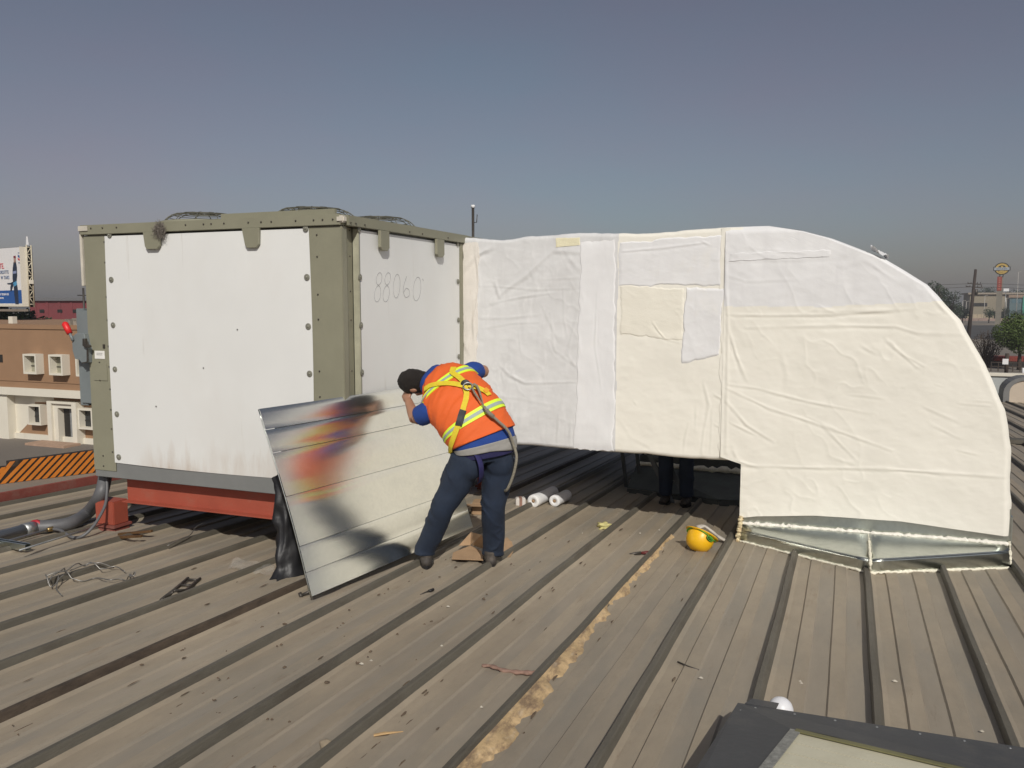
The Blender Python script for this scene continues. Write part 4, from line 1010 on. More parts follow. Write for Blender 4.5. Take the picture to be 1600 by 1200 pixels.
Z5 = lambda *p: [(580+x/3.3333, 540+y/3.3333) for x, y in p]
ribbon('strap', Z5((500, 215), (455, 170), (412, 142)), .042, M_yel, har, .016)
ribbon('strap', Z5((495, 215), (400, 203), (320, 212), (285, 232)), .042, M_yel, har, .015)
ribbon('strap', Z5((505, 212), (550, 225), (590, 245), (612, 265)), .040, M_yel, har, .015)
ribbon('strap', Z5((485, 215), (498, 260), (482, 330), (468, 380), (440, 460), (420, 530), (410, 585)), .040, M_yel, har, .016)
ribbon('strap_sleeve', Z5((482, 342), (468, 382), (458, 418)), .050, M_black, har, .018, .008)
lsv = smoothpath([at_d(742, 706, 6.03), at_d(748, 716, 6.00), at_d(752, 730, 5.99), at_d(752, 746, 6.04), at_d(749, 754, 6.12)], 5)
tube('leg_strap', lsv, [(.024, .004)]*len(lsv), pm('navy_webbing', (0.018, 0.016, 0.085), .8), har, 8)
ribbon('strap_label', Z5((586, 236), (604, 250)), .044, pm('orange_label', (0.75, 0.35, 0.03), .6), har, .020)
ctr, nn = onback(731, 606, .034); a0 = nn.cross(UP).normalized(); b0_ = a0.cross(nn)
tube('d_ring', [ctr+a0*(.034*math.cos(t))+b0_*(.030*math.sin(t)-.008) for t in np.linspace(0, 2*math.pi, 22)], .0055, M_steelpipe, har, 8)
hk0 = onback(741, 611, .045)[0]; hk1 = onback(754, 638, .045)[0]
hd_ = (hk1-hk0).normalized(); hs2 = hd_.cross(nn).normalized()
tube('snap_hook', [hk0+hs2*.02, hk0-hd_*.02+hs2*.01, hk0-hd_*.028-hs2*.008, hk0-hd_*.01-hs2*.02, hk0+hd_*.05-hs2*.018, hk1, hk0+hd_*.05+hs2*.018, hk0+hs2*.02], .0085, M_rope, har, 8)
rope = [hk1, onback(760, 646, .04)[0], onback(775, 660, .035)[0], onback(790, 674, .035)[0], at_d(802, 694, 6.06), at_d(807, 712, 6.05), at_d(805, 730, 6.05), at_d(800, 748, 6.07), at_d(793, 764, 6.10), at_d(789, 767, 6.16)]
tube('lanyard', smoothpath(rope, 8), .0105, M_rope, har, 8)
tube('lanyard_splice', [rope[1]*.6+rope[0]*.4, rope[1]*.9+rope[2]*.1, rope[1]*.4+rope[2]*.6], .016, M_rope, har, 8)
# boots
def boot(ank, toe, parent, zoff):
    f = Vector((toe[0], toe[1], 0)).normalized(); s = Vector((-f.y, f.x, 0)); g = Vector((ank.x, ank.y, roofz(ank.y)+zoff)); k = Vector((0, 0, 1))
    P = [ellips(g+f*.02+k*.065, f*.06, s*.048, k*.065), ellips(g+f*.105+k*.045, f*.09, s*.047, k*.043), limb([g+k*.05, g+k*.12], [.05, .050]), ellips(g-f*.02+k*.045, f*.05, s*.042, k*.043)]
    bt = fuse('boot', P, M_boot, parent, .007, 3)
    V = []; n = 24
    for z in (0, .024):
        for q in range(n):
            a = 2*math.pi*q/n; V.append(g+f*(.07+.145*math.cos(a))+s*((.052-.008*math.cos(2*a)-.006*(math.cos(a) < -.2))*math.sin(a))+k*z)
    F = [(q, (q+1) % n, n+(q+1) % n, n+q) for q in range(n)]+[tuple(range(n))[::-1], tuple(range(n, 2*n))]
    from_pd('sole', V, F, M_black, bt)
    return bt
boot(Vector((ankR.x-.0, ankR.y-.05, 0)), (-.45, .75), man, .003)
boot(Vector((ankL.x+.02, ankL.y-.02, 0)), (-.45, .8), man, .003)

# ---- second worker behind the duct, only the legs show below it
m2 = empty('person', (-1.62, 8.68, roofz(8.68)), 'worker in dark jeans standing behind the duct, only lower legs visible', 'person')
gz = roofz(8.68)
def P2(x, y, z): return Vector((-1.62+x, 8.68+y, gz+z))
jp = [limb([P2(.09, 0, .92), P2(.10, -.02, .5), P2(.10, 0, .09)], [.105, .078, .07]), limb([P2(-.09, 0, .92), P2(-.11, -.02, .5), P2(-.12, .02, .09)], [.105, .078, .07]), ellips(P2(0, 0, .93), Vector((.19, 0, 0)), Vector((0, .13, 0)), Vector((0, 0, .13)))]
fuse('jeans', jp, M_jean, m2, .014, 3, jn)
bp_ = [limb([P2(0, 0, .95), P2(0, 0, 1.2), P2(0, -.02, 1.42)], [.13, .14, .12]), limb([P2(0, -.02, 1.42), P2(0, -.03, 1.56)], [.06, .055]), ellips(P2(0, -.04, 1.64), Vector((.078, 0, 0)), Vector((0, .095, 0)), Vector((0, 0, .115))), limb([P2(0, -.13, 1.65), P2(0, -.155, 1.62)], [.012, .015], 8, 3),
       limb([P2(.18, 0, 1.40), P2(.25, -.08, 1.12), P2(.2, -.28, 1.1)], [.05, .042, .03]), limb([P2(-.18, 0, 1.40), P2(-.25, -.08, 1.12), P2(-.2, -.28, 1.1)], [.05, .042, .03]), limb([P2(.1, 0, .9), P2(.1, 0, .1)], [.06, .04]), limb([P2(-.1, 0, .9), P2(-.12, 0, .1)], [.06, .04])]
bp_ += hand(P2(.2, -.28, 1.1), Vector((0, -1, .1)), Vector((-1, 0, .3)), Vector((0, 0, -1))) + hand(P2(-.2, -.28, 1.1), Vector((0, -1, .1)), Vector((1, 0, .3)), Vector((0, 0, -1)))
fuse('body', bp_, M_skin, m2, .008, 3)
fuse('shirt', [limb([P2(0, 0, .90), P2(0, 0, 1.2), P2(0, -.01, 1.38), P2(0, -.02, 1.47)], [.16, .165, .16, .08], 18), limb([P2(.12, 0, 1.40), P2(.235, -.06, 1.2)], [.075, .065]), limb([P2(-.12, 0, 1.40), P2(-.235, -.06, 1.2)], [.075, .065])], M_blue, m2, .012, 3, sn)
from_pd('hair', *ellips(P2(0, -.025, 1.665), Vector((.085, 0, 0)), Vector((0, .092, 0)), Vector((0, 0, .108)), 20, 12), M_hair, m2, True)
boot(P2(.10, .05, 0), (0, -1), m2, .002); boot(P2(-.12, .06, 0), (0, -1), m2, .002)

# ---- step ladder in the shade
lad = empty('step_ladder', on_roof(1028, 788), 'dark step ladder standing in the shade under the duct', 'ladder')
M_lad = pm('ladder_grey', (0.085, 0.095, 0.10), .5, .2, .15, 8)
yl = 8.72; la, lb = on_roof(1016, 790), on_roof(1047, 787); la.y = yl; lb.y = yl; la.x += .15; lb.x += .15; la.z = lb.z = roofz(yl)+.004
ld = Vector((-.42, .10, .78)).normalized()
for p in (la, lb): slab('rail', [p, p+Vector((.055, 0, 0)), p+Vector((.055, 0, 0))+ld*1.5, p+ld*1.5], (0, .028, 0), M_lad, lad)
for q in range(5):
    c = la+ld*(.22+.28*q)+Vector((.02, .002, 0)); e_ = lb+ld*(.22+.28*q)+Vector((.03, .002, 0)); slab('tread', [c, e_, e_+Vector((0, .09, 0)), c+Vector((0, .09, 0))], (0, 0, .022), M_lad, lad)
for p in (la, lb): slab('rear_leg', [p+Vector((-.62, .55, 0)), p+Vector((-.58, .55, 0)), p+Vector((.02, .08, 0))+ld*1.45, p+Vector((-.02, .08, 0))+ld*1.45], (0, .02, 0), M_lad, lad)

# ================================================================== SMALL THINGS ON THE ROOF
def roll(p0, p1, r, label):
    e = empty('fabric_roll', p0, label, 'fabric roll', 'rolls of white fabric under the duct')
    d = (p1-p0).normalized(); u, w = frame(d); V = []; F = []; n = 28; L_ = (p1-p0).length
    prof = [(.018, .03), (.018, 0), (r*.93, -.004), (r, .006)]+[(r*(1+.03*math.sin(q*2.1)), L_*q/8) for q in range(1, 8)]+[(r, L_), (r*.9, L_+.004), (.018, L_)]
    for rr, z in prof:
        for k in range(n): a = 2*math.pi*k/n; V.append(p0+d*z+(u*math.cos(a)+w*math.sin(a))*rr*(1+.03*math.sin(2*a+z*8)))
    for j in range(len(prof)-1):
        for k in range(n): F.append((j*n+k, j*n+(k+1) % n, (j+1)*n+(k+1) % n, (j+1)*n+k))
    from_pd('fabric', V, F, M_gauze, e, True)
    tube('core', [p0+d*.002, p1-d*.002], .0178, M_card, e, 12)
r1a = on_roof(833, 793, 0)+Vector((0, 0, .065)); r1b = on_roof(874, 774)+Vector((0, 0, .065)); roll(r1a, r1a+(r1b-r1a).normalized()*.55, .064, 'longer white fabric roll with round end facing out, lying under the duct')
r2a = on_roof(866, 792)+Vector((0, 0, .06)); r2b = on_roof(890, 780)+Vector((0, 0, .06)); roll(r2a, r2a+(r2b-r2a).normalized()*.36, .058, 'shorter white fabric roll lying to the right of the longer one')
tr = empty('tape_roll', on_roof(813, 790), 'small white box of tape next to the fabric rolls', 'tape')
c = on_roof(813, 790)
bx('box_body', (c.x-.05, c.y-.04, c.z+.002), (c.x+.05, c.y+.04, c.z+.085), pm('white_card', (.62, .58, .54), .7, 0, .1, 9), tr, .008, Matrix.Rotation(.5, 3, 'Z'))
bx('label_strip', (c.x-.015, c.y-.042, c.z+.0), (c.x+.015, c.y+.042, c.z+.0868), pm('brown_label', (.28, .16, .12), .7), tr, .001, Matrix.Rotation(.5, 3, 'Z'))
# hard hat
hat = empty('hard_hat', on_roof(1098, 858), 'yellow hard hat lying upturned with green strap near the duct foot', 'hard hat')
hc_ = on_roof(1094, 860)+Vector((0, 0, .104)); ax = (RT*-.42+UP*-.80+TC*.30).normalized()
M_hat = layered(pm('yellow_plastic', (0.84, 0.47, 0.012), .38, 0, .05, 6), [((0.55, 0.34, 0.05), 9, (1, 1, 1), .6, .75, .6)])
bm = bmesh.new(); MM = Matrix.Translation(hc_) @ ax.to_track_quat('Z', 'Y').to_matrix().to_4x4() @ Matrix.Scale(.92, 4)
prof = [(.118, -.035), (.121, -.02), (.122, 0), (.120, .03), (.110, .065), (.090, .095), (.055, .117), (.02, .124), (.002, .125)]
rg = lathe(bm, prof, 40, MM); bm.faces.new(rg[-1])
rg2 = lathe(bm, [(.114, -.035), (.114, 0), (.10, .06), (.05, .108), (.002, .116)], 40, MM)
for k in range(40): bm.faces.new((rg[0][k], rg2[0][k], rg2[0][(k+1) % 40], rg[0][(k+1) % 40]))
from_bm('shell', bm, M_hat, hat, True)
bm = bmesh.new(); lathe(bm, [(.119, -.036), (.150, -.040), (.152, -.036), (.121, -.030)], 40, MM)
bm.verts.ensure_lookup_table()
from_bm('brim', bm, M_hat, hat, True)
M_green = pm('green_strap', (0.12, 0.42, 0.03), .6)
tube('strap', [MM @ Vector((.127*math.cos(a), .127*math.sin(a), -.024+.012*math.cos(2*a))) for a in np.linspace(0, 2*math.pi, 49)], [(.010, .004)]*49, M_green, hat, 6)
em = MM.inverted() @ (hc_+(TC*.8+RT*.28-UP*.1).normalized()*.122); ang = math.atan2(em.y, em.x)
ec = MM @ Vector((.126*math.cos(ang), .126*math.sin(ang), -.003)); en = (MM.to_3x3() @ Vector((math.cos(ang), math.sin(ang), .05))).normalized(); et = MM.to_3x3() @ Vector((-math.sin(ang), math.cos(ang), 0)); eu = ax
from_pd('emblem', *ellips(ec, et*.042, eu*.024, en*.004, 20, 8), pm('emblem_black', (.01, .015, .01), .4), hat, True)
tube('emblem_ring', [ec+en*.004+et*(.033*math.cos(a))+eu*(.017*math.sin(a)) for a in np.linspace(0, 2*math.pi, 25)], .003, M_green, hat, 6)
tube('emblem_mark', [ec+en*.005+et*(-.02+.005*q)+eu*(.005*math.sin(q*1.9)) for q in range(9)], .0022, M_green, hat, 5)
tube('cradle', [MM @ Vector((.1*math.cos(a), .1*math.sin(a), -.02+.02*math.sin(3*a))) for a in np.linspace(0, 2*math.pi, 30)], [(.012, .003)]*30, M_black, hat, 6)
def lump(name, c, rx, ry, rz, mat, label, cat, seed, rough=.5, rz_=0.0, group=None, sub=3):
    bm = bmesh.new(); bmesh.ops.create_icosphere(bm, subdivisions=sub, radius=1)
    for v in bm.verts:
        k = 1+rough*(vnoise(v.co.x*2.6+seed, v.co.y*2.6+v.co.z*1.9+seed, seed)-.5)*2
        p = Vector((v.co.x*rx*k, v.co.y*ry*k, max(v.co.z, -.6)*rz*k)); p = Matrix.Rotation(rz_, 3, 'Z') @ p; v.co = c+p+Vector((0, 0, rz*.55))
    return tag(from_bm(name, bm, mat, None, True), label, cat, group)
# pale plastic scrap behind the hat
pts = [on_roof(1090, 824, .13), on_roof(1100, 822, .135), on_roof(1112, 830, .10), on_roof(1122, 838, .05), on_roof(1134, 845, .02)]
tag(from_pd('plastic_scrap', *tube_vf(smoothpath(pts, 5), [(.035, .012)]*21, 8), pm('grey_plastic', (.50, .46, .40), .6, 0, .15, 20), None, True), 'pale grey bent plastic strip lying behind the yellow hard hat', 'plastic strip')
lump('foam_scrap', on_roof(945, 826), .075, .05, .035, pm('lime_foam', (.52, .47, .20), .85, 0, .25, 20, .6, 50), 'torn pale yellow foam scrap on the roof panel below the duct', 'foam scrap', 12, .7)
lump('foam_crumb', on_roof(884, 715), .01, .01, .01, M_yfoam, 'tiny crumb of brown foam', 'crumb', 1) if False else None
# pliers
pk = empty('pliers', on_roof(1008, 860), 'small pliers with dark red handles lying open on the roof', 'pliers')
pa = on_roof(1001, 864, .015)
M_prd = pm('dark_red_grip', (.13, .02, .018), .5)
tube('grip', [pa, pa+Vector((.035, .035, .0)), pa+Vector((.070, .060, .0))], [.010, .012, .009], M_prd, pk); tube('grip', [pa, pa+Vector((.045, .015, 0)), pa+Vector((.085, .035, 0))], [.010, .012, .009], M_prd, pk)
tube('jaws', [pa, pa+Vector((-.04, -.03, 0)), pa+Vector((-.075, -.06, 0))], [.014, .012, .006], M_darkwire, pk)
# marker pen
pn_ = empty('marker_pen', on_roof(667, 925), 'black marker pen lying on the roof near the sheet', 'pen')
a, b = on_roof(657, 929, .012), on_roof(677, 921, .012); tube('barrel', [a, a*.35+b*.65], [.004, .008], M_darkwire, pn_); tube('cap', [a*.34+b*.66, b], .0105, M_black, pn_)
# pinkish sealant bead
bp3 = smoothpath([on_roof(x-10, y, .016) for x, y in ((763, 1040), (778, 1041), (795, 1047), (815, 1050), (833, 1051), (845, 1052), (852, 1051))], 6)
rr = [(.010+.006*math.sin(i_*1.1)+.010*i_/37, .008+.005*i_/37) for i_ in range(len(bp3))]
tag(from_pd('sealant_strip', *tube_vf(bp3, rr, 8), layered(pm('pink_sealant', (.27, .165, .125), .8, 0, .15, 20, .5, 60), [((.18, .12, .09), 12, (1, 1, 1), .5, .7, .6)]), None, True), 'pinkish brown dried sealant strip lying across a roof panel', 'sealant')
tag(from_pd('wood_sliver', *tube_vf([on_roof(584, 1149, .010), on_roof(600, 1146, .016), on_roof(630, 1143, .012)], [(.009, .005), (.010, .006), (.002, .002)], 6), pm('raw_wood', (.46, .30, .14), .7, 0, .2, 30, .2, 60), None, False), 'light wood sliver with a pointed end on the roof', 'wood stick')
lump('stone', on_roof(511, 1169), .034, .028, .024, pm('stone_tan', (.27, .22, .155), .9, 0, .2, 20, .4, 60), 'round tan stone at the bottom edge beside a rib', 'stone', 21, .2)
tag(from_pd('twig', *tube_vf([lay(1059, 1034, .008), lay(1075, 1041, .012), lay(1092, 1047, .008)], .0045, 5), M_darkwire, None, True), 'thin dark straight twig on a panel above the skylight curb', 'twig')
lump('mud_lump', on_roof(779, 1157), .02, .012, .006, M_darkwire, 'dark mud fleck', 'mud', 3) if False else None
# cardboard scraps beneath the worker
cb = empty('cardboard_piece', on_roof(742, 872), 'torn folded brown cardboard lying under the feet of the man', 'cardboard')
def card(pts, th=.004, nm='cardboard_flap'): slab(nm, [Vector(p) for p in pts], (0, 0, th), M_card, cb)
card([on_roof(706, 874, .03), on_roof(708, 864, .035), on_roof(735, 853, .05), on_roof(752, 862, .04), on_roof(755, 876, .03)])
card([on_roof(737, 852, .052), on_roof(752, 836, .17), on_roof(764, 850, .10), on_roof(770, 862, .04)])
card([on_roof(717, 853, .05), on_roof(736, 832, .13), on_roof(751, 836, .168), on_roof(735, 852, .051)])
cb2 = empty('cardboard_piece', on_roof(790, 862), 'rounded cardboard scrap to the right of the right boot', 'cardboard')
slab('cardboard_flap', [on_roof(782, 874, .01), on_roof(784, 848, .05), on_roof(792, 840, .06), on_roof(800, 848, .05), on_roof(803, 860, .03), on_roof(798, 870, .015)], (0, 0, .005), M_card, cb2)
# box in the shade seen between the legs
bx2 = empty('carton', on_roof(748, 800), 'small battered carton behind the legs of the man', 'carton')
c = on_roof(748, 806); bx('carton_body', (c.x-.1, c.y, c.z+.002), (c.x+.06, c.y+.2, c.z+.12), M_card, bx2, .01, Matrix.Rotation(.3, 3, 'Z')); bx('carton_flap', (c.x-.1, c.y-.09, c.z+.11), (c.x+.06, c.y-.01, c.z+.117), M_card, bx2, .001, Matrix.Rotation(.3, 3, 'Z'))
# wire tangle
lst = []; rng = random.Random(14)
for path in ([(72, 912), (88, 906), (105, 903), (118, 893), (135, 889), (150, 891), (170, 886), (183, 886), (195, 893)], [(75, 915), (95, 905), (112, 904), (130, 908), (150, 903), (172, 906), (190, 905), (205, 912), (212, 907), (203, 897), (205, 913)],
             [(85, 910), (100, 900), (103, 893)], [(92, 908), (88, 920), (96, 930)], [(110, 903), (135, 893), (160, 889), (178, 887)], [(72, 910), (80, 917), (92, 910), (100, 905)]):
    lst.append(([p+Vector((0, 0, ribrise(p.x))) for p in smoothpath([on_roof(x, y, .015+.03*rng.random()) for x, y in path], 6)], .0042))
tag(tubes('wire_tangle', lst, M_wire, None, 5), 'tangle of bent bare wire lying on the roof at left', 'wire')
tag(tubes('bent_wire', [([p+Vector((0, 0, ribrise(p.x))) for p in smoothpath([on_roof(262, 861, .01), on_roof(285, 851, .02), on_roof(297, 846, .02), on_roof(305, 835, .05), on_roof(317, 822, .09)], 5)], .004)], M_wire, None, 5), 'single bent wire standing up near the shadow under the unit', 'wire')
# black plastic bracket
bk = empty('plastic_bracket', on_roof(285, 920), 'dark ladder shaped plastic bracket lying on a roof panel', 'bracket')
def dk(x, y): return lay(0+x/3.2, 840+y/3.2, .02)
tube('bar', [dk(805, 312), dk(870, 262), dk(940, 203)], .011, M_darkwire, bk, 6); tube('bar', [dk(872, 306), dk(930, 268), dk(1000, 205)], .011, M_darkwire, bk, 6)
for a, b in (((822, 300), (882, 302)), ((868, 265), (925, 270)), ((905, 238), (962, 238)), ((935, 210), (998, 213))): tube('rung', [dk(*a), dk(*b)], .009, M_darkwire, bk, 6)
# brown bits by the pedestal
bb = empty('brass_offcut', on_roof(205, 842), 'short brown metal strips lying below the red pedestal', 'metal strip')
for a, b in (((184, 842), (220, 840)), ((184, 837), (236, 832))):
    p, q = on_roof(*a, .03), on_roof(*b, .06); slab('strip', [p, q, q+Vector((0, 0, .02)), p+Vector((0, 0, .02))], (.0, .02, 0), pm('brown_metal', (.13, .07, .03), .5, .4, .3, 20), bb)
# thin translucent film at the foot of the plastic wrap -> crumpled clear film
V = []; F = []; c0 = on_roof(408, 892)
for j in range(7):
    for i_ in range(12):
        V.append(c0+Vector(((i_-6)*.035-.02*j, (j-3)*.035, .012+.05*max(0, vnoise(i_*.9, j*.9, 77)-.3))))
for j in range(6):
    for i_ in range(11): a = j*12+i_; F.append((a, a+1, a+13, a+12))
mf = bpy.data.materials.new('clear_film'); mf.use_nodes = True; pb = mf.node_tree.nodes['Principled BSDF']; pb.inputs['Base Color'].default_value = (.7, .68, .62, 1); pb.inputs['Roughness'].default_value = .2; pb.inputs['Alpha'].default_value = .22
tag(from_pd('clear_film', V, F, mf, None, True), 'crumpled clear plastic film beside the black plastic wrap', 'plastic film')
# old yellow foam along one rib
V = []; F = []; yy = np.arange(2.6, 7.2, .022); xrib = -1.405
for j, y in enumerate(yy):
    w = .014+.080*max(0, float(vnoise(y*2.6, 3, 5))-.22)+.055*(float(vnoise(y*8, 1, 6))-.4)+.03*(float(vnoise(y*23, 1, 6))-.5)
    if y > 5.4: w *= max(.45, 1-(y-5.4)*.45)
    wob = float(fbm(np.array([y*.7]), np.array([3.1*12]), 5, 3)[0])*.02
    for i_ in range(7):
        t = i_/6; z = .030*(1-t)**1.6+.010*math.sin(math.pi*t)*(.2+1.4*float(vnoise(y*9, i_*1.3, 9)))+(-.006 if i_ == 6 else .002)
        V.append((xrib+.022+wob+w*t*1.25, y, roofz(y)+z))
for j in range(len(yy)-1):
    for i_ in range(6): a = j*7+i_; F.append((a, a+1, a+8, a+7))
tag(from_pd('foam_strip', V, F, M_yfoam, None, True), 'long strip of old yellow brown foam sealant along a roof rib', 'foam sealant')
# dirt banked against ribs and litter: uncountable
bm = bmesh.new(); rng = random.Random(33)
def crumb(x, y, r, h):
    n = rng.randint(5, 8); ph = rng.random()*6; el = .5+rng.random()
    vs = [bm.verts.new((x+r*math.cos(ph+2*math.pi*q/n)*(.6+.8*rng.random()), y+r*el*math.sin(ph+2*math.pi*q/n)*(.6+.8*rng.random()), roofz(y)+.0095)) for q in range(n)]
    t = bm.verts.new((x, y, roofz(y)+.0095+h))
    for q in range(n): bm.faces.new((vs[q], vs[(q+1) % n], t))
def flake(x, y, l, w, h):
    n = 6; vs = [bm.verts.new((x+w*math.cos(a)*(.6+.8*rng.random()), y+l*math.sin(a)*(.6+.8*rng.random()), roofz(y)+.0092)) for a in np.linspace(0, 5.24, n)]
    t = bm.verts.new((x, y, roofz(y)+.0092+h))
    for q in range(n): bm.faces.new((vs[q], vs[(q+1) % n], t))
for k in range(6, 15):
    xr = RIBS[k]
    for lane in (.075, .13, .215, .305, .385, .44):
        dens = vnoise(k*3.7, lane*31, 44)
        if k > 12: dens *= .5
        for q in range(int(24*max(0, dens-.25))):
            y = 2.3+rng.random()**1.3*5
            if vnoise(y*1.7+k*5.3, lane*40, 8) < .55: continue
            big = rng.random() < .12
            flake(xr+lane+rng.gauss(0, .012), y, (.012+.03*rng.random())*(1.8 if big else 1), .003+.005*rng.random()*(2 if big else 1), .002+.004*rng.random())
    if k in (8, 9, 10):
        for q in range(26): crumb(xr+.07+rng.random()**2*.3, 2.3+rng.random()*4, .004+.010*rng.random()**2, .004+.005*rng.random())
tag(from_bm('roof_litter', bm, pm('litter', (.125, .09, .06), .95, 0, .5, 40)), 'scattered crumbs of dry dirt and leaf litter on the roof panels', kind='stuff')
bm = bmesh.new()
for px, py in ((1398, 1067), (1250, 1068), (1252, 1071), (1540, 1041), (1534, 1146), (700, 950), (580, 1035), (565, 1040), (690, 1012), (752, 1108), (1035, 858), (1000, 835), (910, 835), (1030, 830), (1095, 1062)):
    p = on_roof(px, py); rr_ = .005+.005*rng.random(); 
    vs = [bm.verts.new((p.x+rr_*1.5*math.cos(a), p.y+rr_*math.sin(a), p.z+.010)) for a in np.linspace(0, 5.3, 6)]; t = bm.verts.new((p.x, p.y, p.z+.018))
    for q in range(6): bm.faces.new((vs[q], vs[(q+1) % 6], t))
tag(from_bm('foam_crumbs', bm, pm('pale_crumb', (.5, .46, .38), .9, 0, .3, 20)), 'small pale foam crumbs scattered on the roof', kind='stuff')

# ---------- skylight curb in the lower right corner
sk = empty('skylight_curb', on_roof(1250, 1150), 'dark grey roof curb framing a cream boarded hatch, lower right corner', 'roof curb')
H1, H2 = .16, .19
A = on_roof(1153, 1098, H1); B = on_roof(1600, 1168, H1); C_ = on_roof(1088, 1200, H1)
ex = (B-A).normalized(); ey = (C_-A).normalized()
I0 = on_roof(1243, 1142, H2); I1 = on_roof(1600, 1226, H2); I2 = on_roof(1197, 1200, H2); ix = (I1-I0).normalized(); iy = (I2-I0).normalized()
Bf = A+ex*2.1; Cf = A+ey*2.0; Df = Cf+ex*2.1; Jx = I0+ix*1.75; Jy = I0+iy*1.6; Jd = Jy+ix*1.75
def quad(name, pts, th, mat): return slab(name, pts, th, mat, sk)
dn = Vector((0, 0, -.02))
quad('curb_top', [A, Bf, Jx, I0], dn, M_dgrey); quad('curb_top', [A-ex*0, I0, Jy, Cf], dn, M_dgrey); quad('curb_top', [Bf, Df, Jd, Jx], dn, M_dgrey); quad('curb_top', [Cf, Jy, Jd, Df], dn, M_dgrey)
def side(a, b):
    a2 = Vector((a.x, a.y, roofz(a.y)+.002)); b2 = Vector((b.x, b.y, roofz(b.y)+.002)); n = (b-a).cross(Vector((0, 0, 1))).normalized()
    quad('curb_side', [a-Vector((0, 0, .021)), b-Vector((0, 0, .021)), b2, a2], n*.01, M_dgrey)
side(A, Bf); side(Cf, A); side(Bf, Df); side(Df, Cf)
qx = A+ex*.06+Vector((0, .05, 0)); quad('corner_lap', [A+ex*.045-ey*.06, A+ex*.16-ey*.055, A+ex*.16+ey*.0, A+ex*.03+ey*.0], Vector((0, 0, .004)), M_dgrey)
for q in range(17):
    a = q*.094+.003; b = a+.088; up_ = Vector((0, 0, -.018))
    quad('hatch_board', [I0+iy*a+ix*.012+up_, I0+iy*a+ix*1.74+up_, I0+iy*b+ix*1.74+up_, I0+iy*b+ix*.012+up_], Vector((0, 0, .012)), M_board)
quad('hatch_trim', [I0+ix*.0-iy*.012, Jx-iy*.012, Jx+iy*.012, I0+iy*.012], Vector((0, 0, .006)), pm('olive_trim', (.16, .15, .07), .6)); quad('hatch_trim', [I0-ix*.02, I0+ix*.02, Jy+ix*.02, Jy-ix*.02], Vector((0, 0, .005)), pm('grey_felt', (.22, .22, .20), .95, 0, .3, 40, .5))
bm = bmesh.new()
for q in range(12):
    for a_, e_ in ((A, ex), (A, ey)): disc(bm, a_+e_*(.08+.16*q)+(ey if e_ is ex else ex)*.03+Vector((0, 0, .0)), (0, 0, 1), .006, .004, 6)
sh_ = from_bm('screw_heads', bm, M_steelpipe, sk); sh_['kind'] = 'stuff'
tube('sealant_bead', [I0-iy*.014+ix*(.14*q)+Vector((0, 0, .003*math.sin(q*2.3))) for q in range(12)], .006, pm('dark_sealant', (.03, .03, .028), .5), sk, 6)
# white vent cap
vc = empty('vent_cap', on_roof(1219, 1121), 'white domed vent cap just behind the dark curb', 'vent cap')
p = on_roof(1219, 1129); bm = bmesh.new(); MM = Matrix.Translation((p.x, p.y, p.z+.004)) @ Matrix.Scale(.9, 4)
rg = lathe(bm, [(.062, .03), (.064, .05), (.062, .075), (.052, .10), (.034, .118), (.012, .126), (.001, .127)], 24, MM); bm.faces.new(rg[0][::-1]); from_bm('dome', bm, pm('white_pvc', (.78, .78, .80), .4, 0, .03, 6), vc, True)
tube('stub_pipe', [p+Vector((0, 0, -.0)), p+Vector((0, 0, .0299))], .045, pm('white_pvc', (.8, .8, .8)), vc, 16)
# small offset: keep the pole behind the unit
pl_ = empty('antenna_pole', at_y(740, 372, 12) , 'thin grey pole with a small white cap rising behind the duct', 'pole')
pb0 = at_y(740, 372, 12); pt0 = at_y(739, 325, 12); pb0 = Vector((pt0.x, pt0.y, roofz(12)))
tube('pole_shaft', [pb0, pt0], .022, M_darkwire, pl_); tube('pole_cap', [pt0+Vector((0, 0, .001)), pt0+Vector((0, 0, .045))], .032, M_gauze, pl_)
tube('bracket', [pt0+Vector((0, 0, -.22)), pt0+Vector((.06, 0, -.22)), pt0+Vector((.07, 0, -.10))], .007, M_darkwire, pl_, 5)

# ================================================================== BACKGROUND, LEFT
M_brown = layered(pm('brown_stucco', (0.31, 0.185, 0.105), .9, 0, .06, .8, .2, 12), [((0.26, 0.155, 0.09), .5, (1, 1, .4), .5, .7, .6)])
M_cwhite = layered(pm('cream_plaster', (0.70, 0.66, 0.56), .85, 0, .04, .7), [((0.58, 0.53, 0.44), .6, (1, 1, .3), .55, .75, .5)])
M_glass = pm('dark_glass', (0.03, 0.032, 0.033), .12, 0, .2, 1); M_curtain = pm('curtain', (0.30, 0.29, 0.22), .8, 0, .1, 8, stretch=(6, 1, 1))
M_dark = pm('dark_frame', (0.02, 0.018, 0.016), .5)
YBD = 34.1
bb_ = empty('office_building', at_y(74, 691, YBD), 'two storey brown office building with cream window boxes and cream band', 'building')
def F_(px, py): return at_y(px, py, YBD)
def fb(name, x0, y0, x1, y1, ya, yb, mat, parent=bb_):
    a = F_(x0, y0); b = F_(x1, y1); return bx(name, (a.x, YBD+ya, b.z), (b.x, YBD+yb, a.z), mat, parent, 0)
zroof = F_(60, 508).z; zband0 = F_(60, 619).z; zband1 = F_(60, 607).z
XLb, XRb = F_(-330, 600).x, F_(420, 600).x
bx('upper_wall', (XLb, YBD, zband1), (XRb, YBD+12, zroof), M_brown, bb_, 0)
bx('cornice', (XLb, YBD-.06, zroof-.22), (XRb, YBD+.0, zroof+.03), M_brown, bb_, 0)
bx('ledge_line', (XLb, YBD-.04, F_(60, 597).z), (XRb, YBD-.002, F_(60, 595).z), M_brown, bb_, 0)
